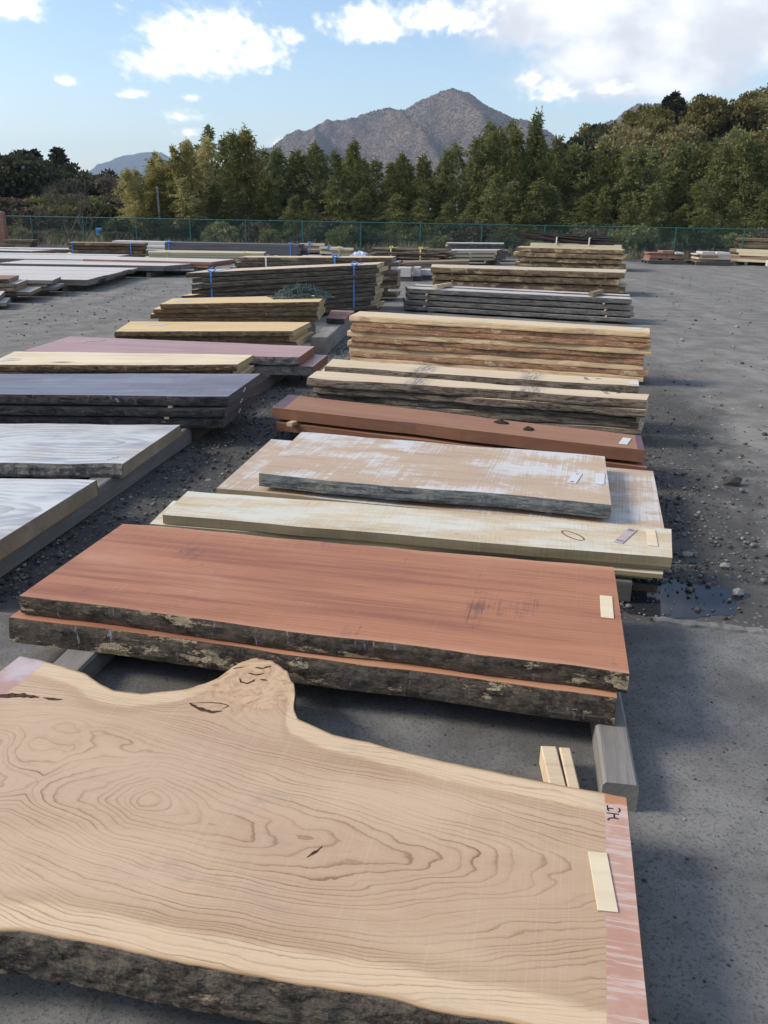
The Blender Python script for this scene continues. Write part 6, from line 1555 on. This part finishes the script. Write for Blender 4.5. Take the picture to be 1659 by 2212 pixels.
def forest_cover(name, X, Y, H, n, size, mats, seed, label, ymax):
    """small crowns over a mountainside, too far to tell apart"""
    rs = np.random.RandomState(seed); nx, ny = X.shape
    base = np.array([(1, 0, 0), (-.5, .87, 0), (-.5, -.87, 0), (0, 0, 0.95), (0, 0, -0.6)]); fc = np.array([(0, 1, 3), (1, 2, 3), (2, 0, 3), (1, 0, 4), (2, 1, 4), (0, 2, 4)])
    fi = rs.rand(n) * (nx - 1.01); fj = rs.rand(n) * (ny - 1.01); i = fi.astype(int); j = fj.astype(int); u, w = fi - i, fj - j
    def bl(A): return A[i, j] * (1 - u) * (1 - w) + A[i + 1, j] * u * (1 - w) + A[i, j + 1] * (1 - u) * w + A[i + 1, j + 1] * u * w
    x, y, z = bl(X), bl(Y), bl(H); keep = (y < ymax) & (z > 25); x, y, z = x[keep], y[keep], z[keep]; n = len(x)
    s = size * rs.uniform(0.6, 1.3, n); a = rs.uniform(0, 6.28, n); ca, sa = np.cos(a), np.sin(a)
    V = np.stack([x[:, None] + s[:, None] * (base[:, 0] * ca[:, None] - base[:, 1] * sa[:, None]), y[:, None] + s[:, None] * (base[:, 0] * sa[:, None] + base[:, 1] * ca[:, None]), z[:, None] + s[:, None] * (base[:, 2] + 0.3)], -1).reshape(-1, 3)
    F = (fc[None] + 5 * np.arange(n)[:, None, None]).reshape(-1, 3)
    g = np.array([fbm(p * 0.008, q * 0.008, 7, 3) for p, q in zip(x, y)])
    dx = x - (0 + 100 * (1900 - y) / 320.0)      # dark evergreen colour paints in the shaded fold right of the first spur
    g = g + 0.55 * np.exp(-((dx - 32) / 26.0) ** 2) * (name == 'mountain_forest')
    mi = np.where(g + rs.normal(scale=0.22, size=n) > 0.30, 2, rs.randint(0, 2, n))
    o = bpy.data.objects.new(name, np_mesh(name, V, F, mats, np.repeat(mi, 6))); col.objects.link(o); tag(o, label, 'forest', kind='stuff')
FM = [plain('bare_forest_a', (0.185, 0.138, 0.108), 1.0, 0.0, var=0.3, scale=0.1), plain('bare_forest_b', (0.168, 0.126, 0.098), 1.0, 0.0, var=0.3, scale=0.1), plain('evergreen_and_shaded_forest', (0.085, 0.082, 0.056), 1.0, 0.0, var=0.3, scale=0.1)]
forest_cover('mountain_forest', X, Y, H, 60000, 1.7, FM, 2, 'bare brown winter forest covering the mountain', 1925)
far_crest = [(-1750, 4500, 120), (-1500, 4500, 175), (-1400, 4500, 211), (-1306, 4500, 254), (-1226, 4500, 263), (-1124, 4500, 265), (-1037, 4500, 216), (-900, 4500, 190), (-700, 4500, 170), (-450, 4500, 185), (-250, 4500, 150)]
ridge_mountain('far_mountain', [far_crest, [(-1226, 4500, 263), (-1180, 4250, 120)], [(-1300, 4500, 252), (-1330, 4300, 150)]], (-2000, 0), (4150, 4750), 160, 50, 0.55, mtn_mat('far_evergreen_forest', (0.045, 0.06, 0.06), (0.06, 0.07, 0.065), (0.03, 0.04, 0.04)), 22, 9.0)
right_crest = [(300, 1500, 90), (340, 1500, 128), (366, 1500, 152), (397, 1500, 166), (433, 1500, 168), (470, 1500, 158), (600, 1500, 120)]
X2, Y2, H2, _o = ridge_mountain('right_mountain', [right_crest], (200, 800), (1350, 1600), 90, 40, 0.6, MB_, 8, 4.0)
forest_cover('ridge_forest', X2, Y2, H2, 9000, 2.5, FM, 3, 'bare winter forest on the ridge behind the hill', 1520)

# ------------------------------------------------------------------ haze
def build_haze(density=0.00015):
    m, T = new_mat('haze_air')
    vol = T.node('ShaderNodeVolumePrincipled', 0, {'Color': (0.66, 0.80, 1.0), 'Density': density, 'Anisotropy': 0.2})
    o_ = T.n.new('ShaderNodeOutputMaterial'); T.l.new(vol, o_.inputs['Volume'])
    o = MB().box((0, 2300, 145), (9000, 5400, 340)).build('haze', m)
    tag(o, 'thin pale blue haze in the air', 'haze', kind='stuff')
if True: build_haze()
